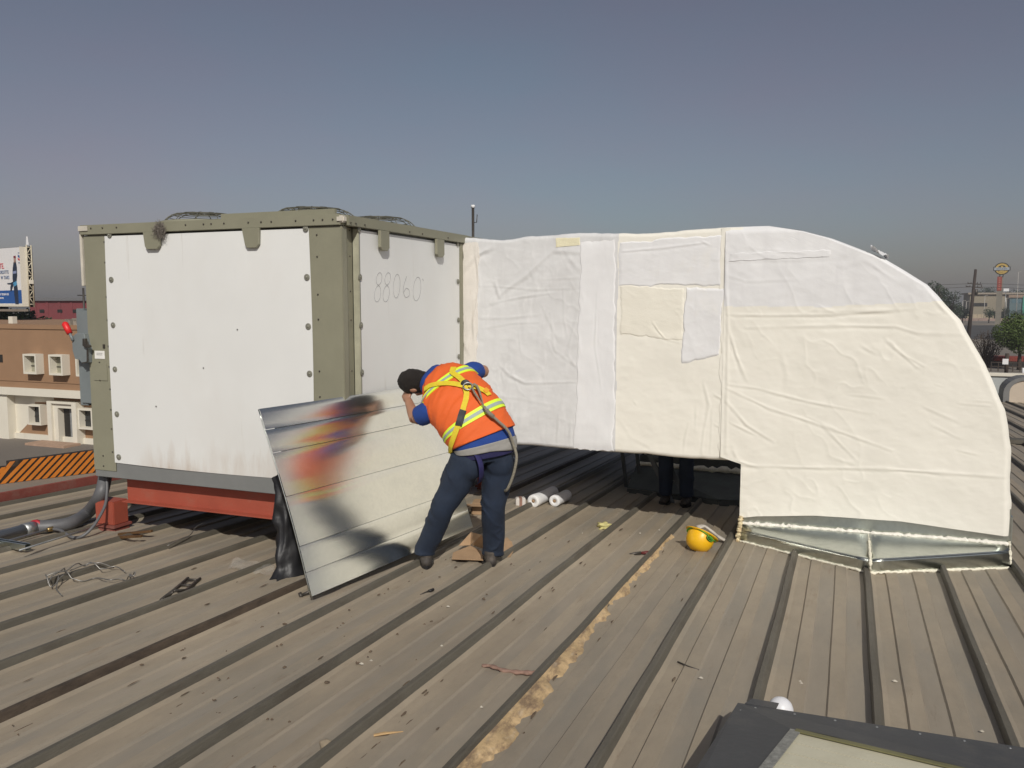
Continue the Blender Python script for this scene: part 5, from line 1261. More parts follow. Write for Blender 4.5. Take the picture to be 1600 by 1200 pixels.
bx('cream_band', (XLb, YBD-.12, zband0), (XRb, YBD+12, zband1-.003), M_cwhite, bb_, 0)
bx('lower_wall', (XLb, YBD+.55, GZ), (XRb, YBD+11.9, zband0-.003), M_brown, bb_, 0)
bx('plinth', (XLb, YBD+.40, GZ), (XRb, YBD+.548, GZ+.32), M_cwhite, bb_, 0)
def win(x0, y0, x1, y1, wall, proj, mid, parent=bb_):
    y0_ = YBD+wall-proj; y1_ = YBD+wall-.002; a = at_y(x0, y0, y0_); b = at_y(x1, y1, y0_); w = (b.x-a.x); t = .10
    fr = empty('window', ((a.x+b.x)/2, YBD+wall, b.z)); fr.parent = parent; fr.location = Vector(((a.x+b.x)/2, YBD+wall, b.z))-parent.location
    bpy.context.view_layer.update()
    for nm, p, q in (('frame_side', (a.x, y0_, b.z), (a.x+t, y1_, a.z)), ('frame_side', (b.x-t, y0_, b.z), (b.x, y1_, a.z)), ('frame_head', (a.x+t+.001, y0_, a.z-t), (b.x-t-.001, y1_, a.z)), ('frame_sill', (a.x+t+.001, y0_, b.z), (b.x-t-.001, y1_, b.z+t))):
        bx(nm, p, q, M_cwhite, fr, 0)
    bx('pane', (a.x+t, y1_-.05, b.z+t), (b.x-t, y1_-.012, a.z-t), M_curtain if mid else M_glass, fr, 0)
    bx('mullion', (a.x+t, y1_-.08, b.z+(a.z-b.z)*.36), (b.x-t, y1_-.052, b.z+(a.z-b.z)*.36+.05), M_dark, fr, 0)
    bx('jamb', (b.x-t-.12, y1_-.09, b.z+t), (b.x-t-.05, y1_-.053, a.z-t), M_dark, fr, 0)
for (x0, x1) in ((-82, -52), (-40, -8)): pass
win(35, 553, 57, 585, 0, .5, True); win(75, 554, 98, 587, 0, .5, True); win(117, 556, 140, 589, 0, .5, True); win(-46, 552, -24, 585, 0, .5, True)
bx('vent_grille', (F_(-6, 554).x, YBD-.02, F_(0, 566).z), (F_(4, 554).x, YBD-.001, F_(0, 554).z), M_dark, bb_, 0)
win(42, 632, 64, 665, .55, .45, False); win(121, 638, 145, 672, .55, .45, False)
# entrance
a = F_(72, 620); b = F_(121, 691)
bx('porch_pier', (a.x, YBD+.0, GZ), (F_(80, 650).x, YBD+.548, zband0-.25), M_cwhite, bb_, 0); bx('porch_pier', (F_(112, 650).x, YBD+.0, GZ), (b.x, YBD+.548, zband0-.25), M_cwhite, bb_, 0)
bx('porch_head', (F_(80, 650).x+.001, YBD+.0, F_(90, 631).z), (F_(112, 650).x-.001, YBD+.548, zband0-.25), M_cwhite, bb_, 0)
bx('porch_inner', (F_(80, 650).x+.001, YBD+.14, GZ), (F_(87, 650).x, YBD+.548, F_(90, 631).z-.002), M_cwhite, bb_, 0); bx('porch_inner', (F_(109, 650).x, YBD+.14, GZ), (F_(112, 650).x-.001, YBD+.548, F_(90, 631).z-.002), M_cwhite, bb_, 0)
bx('porch_inner', (F_(87, 650).x+.001, YBD+.14, F_(90, 638).z), (F_(109, 650).x-.001, YBD+.548, F_(90, 631).z-.002), M_cwhite, bb_, 0)
dr = bx('door', (F_(88, 650).x, YBD+.50, GZ+.12), (F_(109, 650).x, YBD+.547, F_(90, 638).z), M_dark, bb_, 0)
bx('door_pane', (F_(98, 650).x, YBD+.47, GZ+.3), (F_(105, 650).x, YBD+.498, F_(90, 640).z), pm('grey_glass', (.25, .26, .26), .2), bb_, 0)
bx('step', (F_(64, 650).x, YBD-1.1, GZ), (F_(124, 650).x, YBD-.002, GZ+.12), pm('pink_step', (.40, .27, .19), .85), bb_, 0)
# cream painted lower wall, slanted edge; brown right of window draws the shadow there
pz_ = YBD+.548
slab('cream_paint', [Vector((F_(4, 650).x, pz_, zband0-.01)), Vector((F_(72, 650).x-.01, pz_, zband0-.01)), Vector((F_(72, 629).x-.01, pz_, F_(60, 629).z)), Vector((F_(41, 630).x, pz_, F_(41, 630).z)), Vector((F_(41, 653).x, pz_, F_(41, 653).z)), Vector((F_(17, 677).x, pz_, F_(17, 678).z)), Vector((F_(4, 678).x, pz_, GZ+.33))], (0, -.004, 0), M_cwhite, bb_)
bx('cream_column', (F_(-9, 650).x, YBD+.05, GZ), (F_(11, 650).x, YBD+.547, zband0-.003), M_cwhite, bb_, 0)
bx('roof_parapet', (F_(-30, 500).x, YBD+2, zroof), (at_y(13, 500, YBD+2).x, YBD+2.3, zroof+.42), M_cwhite, bb_, 0)
# roof rubble beyond
bm = bmesh.new(); rng = random.Random(3)
for q in range(60):
    x = F_(70, 505).x+rng.random()*(F_(118, 505).x-F_(70, 505).x); y = YBD+1+rng.random()*3; s_ = .08+.16*rng.random()
    box(bm, (x-s_, y-s_, zroof), (x+s_, y+s_, zroof+s_*1.5), 0, Matrix.Rotation(rng.random()*3, 3, 'Z'))
ob_ = from_bm('roof_clutter', bm, pm('clutter', (.25, .22, .18), .9, 0, .6, 3), bb_); ob_['kind'] = 'stuff'

def leaves(name, blobs, n, size, mat, parent, seed):
    rng = np.random.default_rng(seed); V = np.empty((n*4, 3)); tot = sum(b[3]**2 for b in blobs); i0 = 0
    w = np.array([b[3]**2*b[4] for b in blobs]); w = w/w.sum(); which = rng.choice(len(blobs), n, p=w)
    B = np.array(blobs)[which]; d = rng.normal(size=(n, 3)); d /= np.linalg.norm(d, axis=1)[:, None]
    r = rng.random(n)**.33; r = .45+.6*r
    c = B[:, :3]+d*(r*B[:, 3])[:, None]*np.stack([np.ones(n), np.ones(n), B[:, 4]], 1)
    nrm = d+rng.normal(size=(n, 3))*.7; nrm /= np.linalg.norm(nrm, axis=1)[:, None]
    t = np.cross(nrm, rng.normal(size=(n, 3))); t /= np.linalg.norm(t, axis=1)[:, None]; b = np.cross(nrm, t)
    s = size*(.6+.8*rng.random(n))[:, None]
    V[0::4] = c-t*s*.5; V[1::4] = c+b*s*.35; V[2::4] = c+t*s*.5; V[3::4] = c-b*s*.35
    F = np.arange(n*4).reshape(-1, 4)
    return from_pd(name, V.tolist(), F.tolist(), mat, parent)
def leafmat(name, col):
    m = pm(name, col, .7, 0, .45, .9); return m
M_leaf = leafmat('leaf_green', (.05, .075, .022)); M_leafd = leafmat('leaf_dark', (.028, .045, .02)); M_leafy = leafmat('leaf_bright', (.065, .10, .016)); M_bark = pm('bark', (.06, .045, .035), .9, 0, .3, 4)
def tree(base, h, r, n, size, mat, label, seed, group=None, bare=.35, squash=.85, cat='tree'):
    rng = random.Random(seed); e = empty('tree', base, label, cat, group); base = Vector(base); L_ = []
    top = base+Vector((0, 0, h-r*.6)); L_.append((smoothpath([base, base+Vector((rng.uniform(-.1, .1)*h*.3, 0, h*.4)), top], 4), [max(.03, .045*h*(1-q/9)) for q in range(9)]))
    blobs = []
    for q in range(9):
        a = rng.random()*6.28; rr = r*rng.uniform(.25, .75); z = h*bare+(h-h*bare)*rng.uniform(.2, .86)
        c = base+Vector((rr*math.cos(a), rr*math.sin(a), z)); blobs.append((c.x, c.y, c.z, r*rng.uniform(.32, .55), squash))
        L_.append(([base+Vector((0, 0, h*rng.uniform(.3, .55))), c*.6+(base+Vector((0, 0, h*.5)))*.4, c], [.018*h, .012*h, .005*h]))
    blobs.append((base.x, base.y, base.z+h*.72, r*.6, squash))
    tubes('trunk', L_, M_bark, e, 6)
    leaves('crown', blobs, n, size, mat, e, seed)
    return e
# trees behind the brown building
def tz(px, D): p = at_d(px, 500, D); return (p.x, p.y, GZ)
for i_, (px, D, h, r, lab) in enumerate(((-14, 66, 7.6, 2.6, 'dark green tree under the left end of the billboard'), (16, 64, 7.3, 2.1, 'dark green tree directly under the billboard behind the office roof'), (40, 68, 7.4, 1.8, 'dark tree right of the others behind the office roof'), (58, 74, 6.9, 1.7, 'low rounded tree beside the far red warehouse'))):
    tree(tz(px, D), h, r, 1500, .30, M_leafd if i_ != 1 else M_leaf, lab, 50+i_, 'trees behind the brown building')
# red warehouse
rb = empty('red_warehouse', at_y(90, 500, 100), 'long dull red warehouse in the distance behind the office', 'building')
M_rw = layered(pm('red_wall', (.20, .045, .05), .85, 0, .08, .3), [((.16, .05, .05), .2, (1, 1, 1), .5, .7, .6)])
a = at_y(46, 470, 100); b = at_y(330, 470, 100)
bx('wall', (a.x, 100, GZ), (b.x, 130, a.z), M_rw, rb, 0); bx('roof', (a.x-.4, 99.6, a.z+.002), (b.x+.4, 130.4, a.z+.5), pm('grey_roof', (.16, .16, .165), .7), rb, 0)
for px in (66, 94, 118): p = at_y(px, 486, 100); bx('vent', (p.x-.5, 99.9, p.z-.25), (p.x+.5, 99.999, p.z+.25), M_dark, rb, 0)
for q in range(14): x = a.x+(b.x-a.x)*(q+.5)/14; bx('pilaster', (x-.25, 99.92, GZ), (x+.25, 99.999, a.z-.05), M_rw, rb, 0)
# utility pole far left
up1 = empty('utility_pole', at_d(130, 480, 85), 'thin utility pole with one crossarm against the sky left of the unit', 'utility pole')
p0 = at_d(131, 490, 85); p1 = at_d(130, 450, 85); p0.z = GZ
tube('pole_shaft', [p0, p1], [.14, .10], M_darkwire, up1); c = at_d(129.5, 461.5, 85); tube('crossarm', [c-RT*.55, c+RT*.45], .05, M_darkwire, up1)
# billboard
bbd = empty('billboard', at_d(38, 476, 60), 'roadside billboard showing a worker in blue with red and grey lettering', 'billboard')
A0 = at_d(37, 475.5, 60); A1 = at_d(0, 478.5, 62.0); e_ = (A1-A0); e_.z = 0; e_.normalize(); er = -e_
HB = at_d(36.5, 386.5, 60).z-A0.z; nb = Vector((er.y, -er.x, 0)).normalized()
if nb.dot(CAMP-A0) < 0: nb = -nb
WB = 13.0
def BP(s, z, o_=0): return A0+e_*s+Vector((0, 0, z))+nb*o_        # s metres left of the right edge
def bp(name, pts, o_, mat, th=.006): return slab(name, [BP(s, z, o_) for s, z in pts], nb*th, mat, bbd)
bp('panel', [(0, 0), (WB, 0), (WB, HB), (0, HB)], -.25, M_gauze, .245)
bp('panel_frame', [(-.14, -.16), (WB, -.16), (WB, -.003), (-.14, -.003)], -.3, M_cwhite, .4)
bp('panel_frame', [(-.14, 0), (-.003, 0), (-.003, HB+.02), (-.14, HB+.02)], -.3, M_cwhite, .4)
def sz(px, py):
    d = ray(px, py); t = (A0-CAMP).dot(nb)/d.dot(nb); p = CAMP+d*t; return ((p-A0).dot(e_), p.z-A0.z)
M_bl = pm('ad_blue', (.02, .10, .34), .5, 0, .1, 1); M_nv = pm('ad_navy', (.018, .03, .06), .5, 0, .2, 2); M_rd = pm('ad_red', (.62, .05, .06), .5); M_gb = pm('ad_greyblue', (.17, .22, .33), .5); M_lb = pm('ad_lightblue', (.08, .32, .55), .5)
s0_, z0_ = sz(37, 453); bp('blue_band', [(.06, .06), (WB-.05, .06), (WB-.05, z0_-.1), (.06, z0_)], .0, M_bl)
def poly(name, pxs, o_, mat): return bp(name, [sz(*p) for p in pxs], o_, mat)
poly('worker_figure', [(21.5, 409), (25, 409), (26.5, 418), (27, 430), (26, 440), (28.5, 455), (29.5, 476), (24.5, 476), (22.5, 460), (21.5, 447), (19.8, 435), (20, 420)], .008, M_nv)
poly('worker_head', [(21.8, 402), (24.6, 402), (25, 408), (24.2, 411), (22.3, 411), (21.5, 407)], .008, pm('ad_skin', (.40, .27, .22), .6)); poly('worker_cap', [(21.4, 400), (24.6, 399.5), (25, 403), (21.4, 403.2)], .016, pm('ad_cap', (.22, .03, .05), .6))
poly('worker_vest', [(20.6, 424), (26, 423), (26, 427), (20.6, 428)], .016, pm('ad_stripe', (.25, .30, .48), .6)); poly('worker_cloth', [(21, 442), (26, 439), (27, 445), (22.5, 448)], .016, M_lb)
poly('worker_arm', [(11.5, 442.5), (17, 442), (20.5, 440), (21, 446), (19, 452), (18.8, 455), (16.5, 455), (16.5, 448), (17.5, 444.5), (12, 444.2)], .012, M_nv)
poly('emblem_blue', [(28, 397.5), (30, 399.5), (32, 397.5), (32, 401), (30, 403), (28, 401)], .008, M_bl); poly('emblem_red', [(28, 402.4), (30, 404.4), (32, 402.4), (32, 405.4), (30, 407.4), (28, 405.4)], .008, M_rd)
poly('emblem_text', [(28, 394.6), (31.8, 394.3), (31.8, 395.5), (28, 395.8)], .008, M_gb); poly('emblem_text', [(28.8, 410), (31.6, 410), (31.6, 411.3), (28.8, 411.3)], .008, M_gb)
def btext(body, px, py0, py1, mat, name='lettering'):
    cu = bpy.data.curves.new(name, 'FONT'); cu.body = body; cu.size = 1.0; cu.align_x = 'RIGHT'; cu.extrude = .01
    to = bpy.data.objects.new(name, cu); COL.objects.link(to); bpy.context.view_layer.update()
    me = bpy.data.meshes.new_from_object(to.evaluated_get(bpy.context.evaluated_depsgraph_get())); bpy.data.objects.remove(to)
    s, zt = sz(px, py0); s2, zb = sz(px, py1); k = (zt-zb)/.72
    for v in me.vertices: v.co = BP(s-v.co.x*k, zb+v.co.y*k, .010+v.co.z)
    return link(name, me, bbd, [mat])
btext('CONSTANTE.', 6.5, 411, 419.5, M_rd); btext('ORDITTE', 13.5, 422, 427.5, M_gb); btext('W TARS', 14.5, 430.5, 436, M_gb); btext('TU TIENDA DE', 14, 458, 461.5, M_gauze); btext('SIEMPRE', 6, 464.5, 467, M_gauze)
# truss on its end
t0 = BP(-.16, -.2, -.3); lst = []; dpt = -nb*.0
for o_ in (-.3, -.62): lst.append(([BP(-.2, -.2, o_), BP(-.2, HB+.15, o_)], .05))
n_ = 8
for q in range(n_+1): z = HB*q/n_; lst.append(([BP(-.2, z, -.3), BP(-.2, z, -.62)], .035))
for q in range(n_): z = HB*q/n_; lst.append(([BP(-.2, z, -.3 if q % 2 else -.62), BP(-.2, z+HB/n_, -.62 if q % 2 else -.3)], .03))
tubes('truss', lst, pm('truss_cream', (.55, .50, .38), .6), bbd, 5)
bp('rear_panel', [(-.1, -.2), (WB, -.2), (WB, HB+.1), (-.1, HB+.1)], -.74, M_dark, .08)
bp('end_screen', [(.0, -.2), (.04, -.2), (.04, HB), (.0, HB)], -.65, M_dark, .38)
bp('junction_box', [(-.35, HB*.36), (-.22, HB*.36), (-.22, HB*.43), (-.35, HB*.43)], -.6, M_cwhite, .28)
bp('finial', [(-.25, HB+.15), (-.05, HB+.15), (-.15, HB+.75)], -.45, M_gauze, .1)
tube('post', [BP(5, -.2, -.9)+Vector((0, 0, GZ-A0.z+.2)), BP(5, -.2, -.9)], .35, M_darkwire, bbd, 12)
bp('catwalk', [(-.2, -.5), (WB, -.5), (WB, -.35), (-.2, -.35)], -.2, M_concrete, .9)

# ================================================================== BACKGROUND, RIGHT
# far parapet of this roof with a hooded vent
fw_ = empty('roof_parapet', (8, 30, roofz(30)), 'pale grey parapet wall across the far edge of the roof', 'parapet')
zt_ = at_y(1580, 584, 30).z
bx('wall', (-7.5, 30.12, -1.9), (13.9, 30.3, zt_-.10), layered(pm('parapet_grey', (.42, .44, .43), .85, 0, .08, 1), [((.3, .31, .3), 2, (1, 1, .5), .5, .7, .5)]), fw_, 0); bx('coping', (-7.6, 30.06, zt_-.098), (14, 30.36, zt_), M_cwhite, fw_, .01)
hv = empty('hooded_vent', at_y(1600, 622, 28.6), 'arched beige roof vent with grey rim before the far parapet', 'roof vent')
c0 = at_y(1604, 622, 28.6); rr0 = at_y(1604, 622, 28.6).x-at_y(1576.5, 622, 28.6).x; zb_ = roofz(28.6)-.05; zt0_ = at_y(1600, 594, 28.6).z
def arch(r, hgt):
    P = [(c0.x-r, zb_), (c0.x-r, zb_+hgt-r*.8)]
    for a in np.linspace(math.pi, 0, 13): P.append((c0.x+r*math.cos(a), zb_+hgt-r*.8+r*.8*math.sin(a)))
    return P+[(c0.x+r, zb_)]
hh = zt0_-zb_
slab('hood_front', [(x, 28.6, z) for x, z in arch(rr0, hh)], (0, .05, 0), pm('vent_beige', (.52, .44, .35), .7, 0, .05, 2), hv)
P1 = arch(rr0, hh); P2_ = arch(rr0+.16, hh+.10); V = []; F = []
for y in (28.55, 29.4):
    V += [(x, y, z) for x, z in P1]+[(x, y, z) for x, z in P2_]
n = len(P1)
for i_ in range(n-1): F += [(i_, i_+1, n+i_+1, n+i_), (2*n+i_, 3*n+i_, 3*n+i_+1, 2*n+i_+1), (n+i_, n+i_+1, 3*n+i_+1, 3*n+i_), (i_, 2*n+i_, 2*n+i_+1, i_+1)]
from_pd('hood_rim', V, F, pm('vent_grey', (.17, .17, .165), .6, 0, .15, 3), hv)
# road and verge beyond the yard
def gp(px, py): return at_z(px, py, GZ)
slab('road', [(-300, 200, GZ+.004), (600, 215, GZ+.004), (600, 335, GZ+.004), (-300, 320, GZ+.004)], (0, 0, .006), pm('asphalt', (.060, .058, .056), .9, 0, .15, .1)); bpy.data.objects['road']['kind'] = 'structure'
slab('pavement', [(-300, 335.5, GZ+.004), (600, 350.5, GZ+.004), (600, 358, GZ+.004), (-300, 343, GZ+.004)], (0, 0, .14), M_concrete); bpy.data.objects['pavement']['kind'] = 'structure'
# trees
tree(gp(1592, 578), 6.0, 2.6, 8000, .20, M_leafy, 'bright green round tree near the right edge behind the roof parapet', 81, bare=.30)
def bare_bush(px, py, h, r, label, seed):
    rng = random.Random(seed); b = gp(px, py); e = empty('bush', b, label, 'bush'); L_ = []
    for q in range(70):
        a = rng.random()*6.28; rr = r*rng.random(); t = b+Vector((rr*math.cos(a), rr*math.sin(a), h*rng.uniform(.5, 1))); m = b*.5+t*.5+Vector((rng.uniform(-.4, .4), rng.uniform(-.4, .4), 0)); L_.append(([b+Vector((rng.uniform(-.3, .3), rng.uniform(-.3, .3), 0)), m, t], [.05, .03, .012]))
    tubes('twig_mass', L_, pm('dry_twig', (.075, .052, .038), .9, 0, .3, 2), e, 4)
    leaves('crown', [(b.x, b.y, b.z+h*.6, r*.8, .9)], 900, .16, pm('dry_leaf', (.07, .052, .036), .9, 0, .3, 2), e, seed)
bare_bush(1541, 574, 4.6, 2.1, 'leafless brown bush left of the green tree', 5)
TL_ = [(1466, 250, 15.5, 4.0, M_leafd, 'tall dark tree showing highest over the elbow at right'), (1452, 245, 11.0, 3.6, M_leafd, 'dark tree low against the elbow edge'), (1486, 262, 11.5, 3.5, M_leafd, 'dark tree just left of the leaning utility pole'),
       (1532, 470, 14.5, 6, M_leafd, 'distant tree between the pole and the round sign'), (1545, 470, 16.5, 5, M_leafd, 'distant pointed tree left of the round sign'), (1556, 470, 14.5, 6, M_leafd, 'distant low tree beside the sign column'), (1583, 480, 14.0, 6, M_leafd, 'distant tree right of the sign column'), (1600, 480, 15.5, 7, M_leafd, 'distant tree at the right edge of the view'),
       (1546, 318, 6.0, 3.0, M_leafd, 'street tree before the beige building below the sign'), (1571, 318, 6.4, 2.2, M_leafd, 'narrow street tree right of the sign column'), (1492, 300, 7.0, 3.8, M_leafd, 'dark street tree behind the utility pole foot'), (1505, 305, 6.0, 3.5, M_leafd, 'dark street tree left of the white lamp posts'), (1592, 330, 4.5, 3, M_leafd, 'street tree before the glass building'), (1478, 290, 6.5, 4, M_leaf, 'bushy street tree low beside the elbow')]
for i_, (px, D, h, r, m, lab) in enumerate(TL_):
    p = at_d(px, 480, D); tree((p.x, p.y, GZ), h, r, 900, .26*r*.45, m, lab, 120+i_, 'trees along the far road', bare=.22)
# beige building, glass building, walls
bg_ = empty('beige_building', at_d(1560, 475, 400), 'long low beige building beyond the road at right', 'building')
a = at_d(1516, 460, 400); b = at_d(1640, 456, 400)
bx('wall', (a.x, a.y, GZ), (b.x, a.y+25, a.z), pm('far_beige', (.30, .26, .19), .85, 0, .06, .1), bg_, 0); bx('roof', (a.x-1, a.y-1, a.z+.002), (b.x+1, a.y+26, a.z+.8), pm('far_tan', (.33, .28, .22), .8), bg_, 0)
for px in (1526, 1536, 1586): p = at_d(px, 476, 400); bx('window', (p.x-1.5, a.y-.1, p.z-.8), (p.x+1.5, a.y-.002, p.z+.8), M_dark, bg_, 0)
gb = empty('glass_building', at_d(1590, 480, 380), 'low building with teal glass front at the right edge', 'building')
a = at_d(1578, 465, 380); b = at_d(1640, 465, 380); bx('wall', (a.x, a.y, GZ), (b.x, a.y+8, a.z), pm('teal_wall', (.10, .15, .16), .6, 0, .1, .2), gb, 0); bx('roof_edge', (a.x-.5, a.y-.5, a.z+.002), (b.x, a.y+8, a.z+1.2), pm('tan_edge', (.30, .22, .16), .8), gb, 0)
for q in range(4): x = a.x+.8+q*1.45; bx('pane', (x, a.y-.06, a.z-2.4), (x+1.25, a.y-.002, a.z-.7), pm('far_glass', (.10, .17, .20), .25), gb, 0)
c = at_d(1597.5, 463, 379); bx('green_column', (c.x, a.y-.6, GZ), (c.x+3, a.y-.1, c.z), pm('teal_green', (.05, .26, .19), .6), gb, 0)
ww = empty('garden_wall', at_d(1536, 495, 384), 'beige concrete wall along the far side of the road', 'wall')
a = at_d(1508, 491, 384); b = at_d(1551, 490, 384); zt2 = a.z
nb_ = 7
for q in range(nb_):
    x0 = a.x+(b.x-a.x)*q/nb_; x1 = a.x+(b.x-a.x)*(q+1)/nb_-.15; bx('wall_panel', (x0, a.y, GZ), (x1, a.y+.3, zt2), pm('wall_beige', (.44, .36, .25), .85, 0, .06, .3), ww, 0)
w2 = empty('low_barrier', at_d(1540, 502, 362), 'low pinkish road barrier in front of the beige wall', 'barrier')
a = at_d(1500, 499.5, 362); b = at_d(1640, 499.5, 362)
for q in range(10): x0 = a.x+(b.x-a.x)*q/10; bx('barrier_block', (x0, a.y, GZ), (x0+(b.x-a.x)/10-.2, a.y+.5, GZ+.95+.12*(q % 3)), pm('pink_block', (.33, .24, .20), .85, 0, .1, .2), w2, 0)
# leaning utility pole with crossarms
up = empty('utility_pole', gp(1513, 534), 'leaning dark wooden utility pole with crossarms right of the elbow', 'utility pole')
p0 = gp(1512.5, 532); p1 = at_d(1524.5, 421, (p0-CAMP).dot(FW)); tube('pole_shaft', [p0, p1], [.42, .27], pm('pole_wood', (.045, .033, .027), .9, 0, .3, 1), up, 10)
def onp(t): return p0.lerp(p1, t)
for t, w in ((.80, 1.3), (.755, 1.6)):
    c = onp(t); tube('crossarm', [c-RT*w+Vector((0, 0, .1)), c+RT*w*1.2-Vector((0, 0, .25))], .09, M_bark, up, 6)
    for s_ in (-1, -.5, .5, 1): tube('insulator', [c+RT*w*s_, c+RT*w*s_+Vector((0, 0, .35))], .07, M_darkwire, up, 6)
c = onp(.70); tube('transformer', [c+RT*.55-Vector((0, 0, .8)), c+RT*.55+Vector((0, 0, .3))], .36, M_darkwire, up, 10)
for t, dz in ((.80, -2), (.755, -3)):
    c = onp(t); 
    tag(tube('power_line', smoothpath([c-RT*60+Vector((0, -10, dz)), c-RT*30+Vector((0, -5, dz*.9)), c, c+RT*30+Vector((0, 8, dz*.6)), c+RT*60+Vector((0, 16, dz))], 5), .035, M_darkwire), 'sagging power line on the %s crossarm of the leaning pole' % ('upper' if t > .78 else 'lower'), 'power line', 'power lines on the leaning pole')
# round sign on a column
DS = 285; sg = empty('round_sign', at_d(1564, 490, DS), 'tall roadside sign with round black and gold emblem over a red panel', 'sign')
sc_ = at_d(1565.5, 419.8, DS); px1 = DS/FPX; fn = (CAMP-sc_); fn.z = 0; fn.normalize(); sx = Vector((-fn.y, fn.x, 0));
if sx.dot(RT) < 0: sx = -sx
def sdisc(name, rx, rz, o_, mat, dz=0, th=.15, a0=0, a1=2*math.pi):
    return slab(name, [sc_+sx*(rx*px1*math.cos(a))+Vector((0, 0, rz*px1*math.sin(a)+dz*px1))+fn*o_ for a in np.linspace(a0, a1, 33)[:-1]], fn*th, mat, sg)
M_sk = pm('sign_black', (.03, .03, .025), .5); M_gold = pm('sign_gold', (.52, .36, .10), .5, 0, .05, .5); M_swh = pm('sign_white', (.36, .40, .44), .5, 0, .05, 2)
sdisc('sign_disc', 10.6, 9.6, -.3, M_sk); sdisc('gold_ring', 9.0, 8.2, -.13, M_gold, 0, .08); sdisc('black_center', 5.6, 5.4, -.04, M_sk, 0, .05); sdisc('gold_sun', 1.6, 1.4, .02, M_gold, 3.2, .05)
sdisc('gold_arc', 4.6, 1.2, .02, M_gold, -4.0, .04)
def srect(name, x0, x1, z0, z1, o_, mat, th=.1): return slab(name, [sc_+sx*(x0*px1)+Vector((0, 0, z0*px1))+fn*o_, sc_+sx*(x1*px1)+Vector((0, 0, z0*px1))+fn*o_, sc_+sx*(x1*px1)+Vector((0, 0, z1*px1))+fn*o_, sc_+sx*(x0*px1)+Vector((0, 0, z1*px1))+fn*o_], fn*th, mat, sg)
srect('banner', -10.6, 10.6, -2.3, 2.0, .08, M_swh); srect('banner_end', -11.6, -10.4, -3.4, 3.0, .05, M_sk, .16); srect('banner_end', 10.4, 11.6, -3.4, 3.0, .05, M_sk, .16)
for q in range(6): srect('banner_letter', -7+q*2.4, -5.6+q*2.4, -1.1, .9, .181, pm('sign_letter', (.22, .25, .28), .5), .03)
srect('strut', -3, -1.6, -12, -9, -.3, M_sk, .3); srect('strut', 1.4, 2.8, -12, -9, -.3, M_sk, .3)
zp = GZ-sc_.z
srect('column', -5.6, 2.6, zp/px1, -12.0, -1.2, pm('sign_column', (.22, .20, .16), .8, 0, .1, .3), .9)
srect('red_panel', -5.4, .9, -34, -12.2, -.29, pm('sign_red', (.30, .055, .035), .6, 0, .1, .5), .12)
for q in range(6): srect('panel_letter', -3.4, -1.2, -32.5+q*3.4, -30.2+q*3.4, -.165, pm('sign_redletter', (.42, .16, .12), .5), .03)
wb_ = at_d(1572, 453, 300); e = empty('white_board', wb_, 'small white board on posts right of the sign column', 'board'); bx('board', (wb_.x-.8, wb_.y-.1, wb_.z-.5), (wb_.x+.9, wb_.y, wb_.z+.5), M_gauze, e, 0); tube('post', [Vector((wb_.x, wb_.y+.1, GZ)), Vector((wb_.x, wb_.y+.1, wb_.z))], .1, M_steelpipe, e)
# lamp posts and masts
for i_, (px, y0, y1, D, lab) in enumerate(((1504.5, 470, 505, 340, 'pale lamp post left of the leaning pole beyond the road'), (1510, 471, 480, 330, 'short white post next to the leaning pole'), (1539, 462, 495, 360, 'thin pale post before the beige wall'), (1573, 466, 504, 335, 'thicker pale lamp post right of the sign column'), (1591.5, 425, 503, 350, 'tall thin mast near the right edge'))):
    t = at_d(px, y0, D); b = Vector((t.x, t.y, GZ)); e = empty('lamp_post', b, lab, 'post', 'posts along the far road')
    tube('post_shaft', [b, t], [.22 if i_ == 3 else .16, .10], pm('post_pale', (.42, .40, .36), .7), e, 6); tube('post_head', [t, t+RT*1.2+Vector((0, 0, .15))], .07, pm('post_pale', (.4, .4, .4)), e, 5)
# parked cars, a few pixels each
def car(p, col, label):
    e = empty('parked_car', p, label, 'car', 'cars parked beyond the road'); x, y, z = p
    prof = [(-2.1, .35), (-2.1, .8), (-1.5, .95), (-.9, 1.45), (.7, 1.45), (1.3, .95), (2.1, .8), (2.1, .35)]
    slab('car_body', [(x+a, y, z+h) for a, h in prof], (0, 1.7, 0), pm(col[0], col[1], .4, 0, .03, 1), e)
    slab('side_window', [(x+a, y-.004, z+h) for a, h in [(-1.2, .98), (-.8, 1.36), (.62, 1.36), (1.0, .98)]], (0, .003, 0), M_glass, e)
    for a in (-1.3, 1.3):
        for yy in (.0, 1.5): tube('wheel', [Vector((x+a, y+yy, z+.32)), Vector((x+a, y+yy+.2, z+.32))], .32, M_black, e, 10)
for px, D, col, lab in ((1579, 470, ('car_white', (.72, .72, .72)), 'white car parked beyond the far road, left of two'), (1586, 470, ('car_white', (.7, .7, .7)), 'white car parked beyond the far road, right of the other'), (1563, 455, ('car_dark', (.03, .03, .035)), 'dark car parked beyond the low barrier'), (1596, 455, ('car_white', (.7, .7, .7)), 'white car at the right edge beyond the road')):
    p = at_d(px, 490, D); car((p.x, p.y, GZ), col, lab)
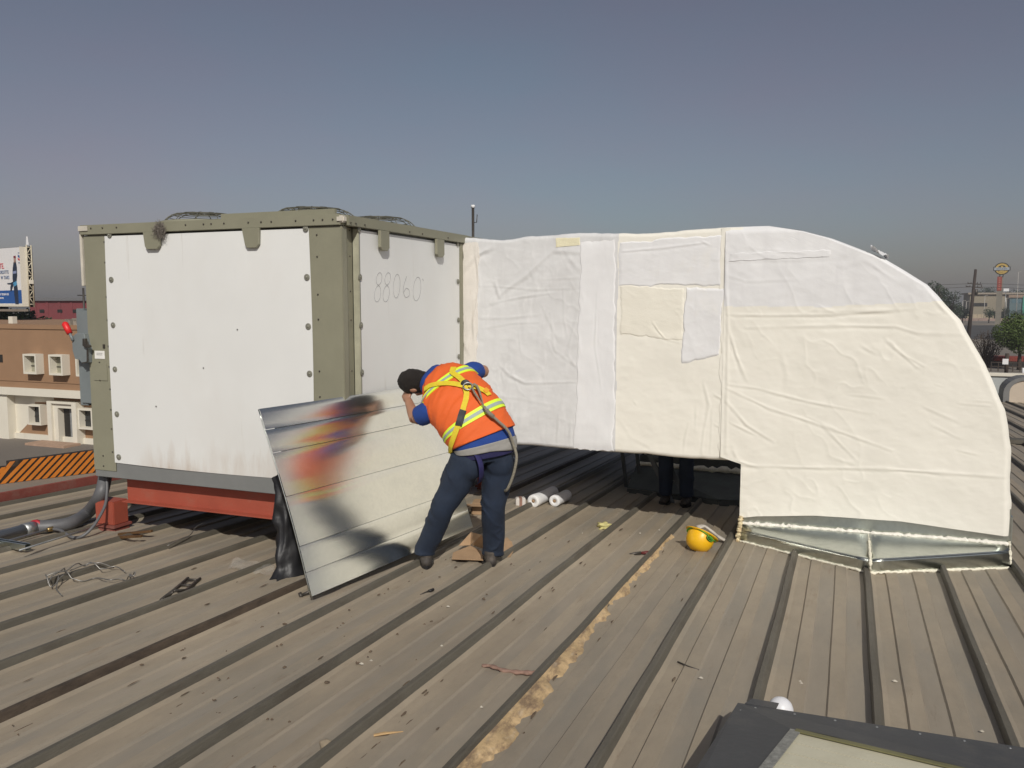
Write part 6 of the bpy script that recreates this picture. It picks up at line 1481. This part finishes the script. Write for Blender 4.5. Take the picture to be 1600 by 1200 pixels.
# red container and things around the green tree
rc = empty('red_container', gp(1580, 585), 'dull red container behind the bright green tree', 'container'); yq = 118
a = at_y(1552, 557, yq); b = at_y(1640, 574, yq)
bx('container_wall', (a.x, yq, GZ+.7), (b.x, yq+2.4, a.z), pm('container_red', (.23, .045, .03), .7, 0, .12, 1), rc, 0); bx('container_base', (a.x-.1, yq-.05, GZ), (b.x, yq+2.4, GZ+.69), M_dark, rc, 0)
for q in range(26): x = a.x+.12+q*(b.x-a.x-.2)/26; bx('corrugation', (x, yq-.05, GZ+.75), (x+.12, yq-.001, a.z-.05), pm('container_red', (.2, .05, .04)), rc, 0)
ps = gp(1572, 586); e = empty('notice_post', ps, 'dark post with a small white notice in front of the red container', 'sign post'); tube('post', [ps, Vector((ps.x, ps.y, at_d(1572, 552, (ps-CAMP).dot(FW)).z))], .20, M_bark, e, 8)
w_ = at_d(1571, 565, (ps-CAMP).dot(FW)-.3); bx('notice', (w_.x-.28, w_.y-.03, w_.z-.3), (w_.x+.28, w_.y, w_.z+.3), M_gauze, e, 0)
gpst = gp(1598, 588); tag(tube('guard_post', [gpst, gpst+Vector((0, 0, .9))], .09, M_gauze), 'short pale post at the right edge below the green tree', 'post')
yd = empty('yard_fence', gp(1575, 583), 'low dark rail fence in front of the red container', 'fence'); yq2 = 110; a = at_y(1548, 574, yq2); b = at_y(1640, 574, yq2)
for z in (.55, 1.0): bx('rail', (a.x, yq2, GZ+z), (b.x, yq2+.05, GZ+z+.08), M_bark, yd, 0)
for q in range(9): x = a.x+(b.x-a.x)*q/8; bx('fence_post', (x, yq2+.052, GZ), (x+.09, yq2+.14, GZ+1.1), M_bark, yd, 0)

# ================================================================== AIR
bm = bmesh.new(); box(bm, (-905, -405, GZ-1.5), (1405, 1805, 19)); hz = from_bm('haze', bm, [])
hm = bpy.data.materials.new('haze_air'); hm.use_nodes = True; hn = hm.node_tree.nodes; hn.remove(hn['Principled BSDF'])
pv = hn.new('ShaderNodeVolumePrincipled'); pv.inputs['Color'].default_value = (.86, .88, .92, 1); pv.inputs['Density'].default_value = .0005; pv.inputs['Anisotropy'].default_value = .2
hm.node_tree.links.new(pv.outputs[0], hn['Material Output'].inputs['Volume']); hz.data.materials.append(hm); hz['kind'] = 'stuff'
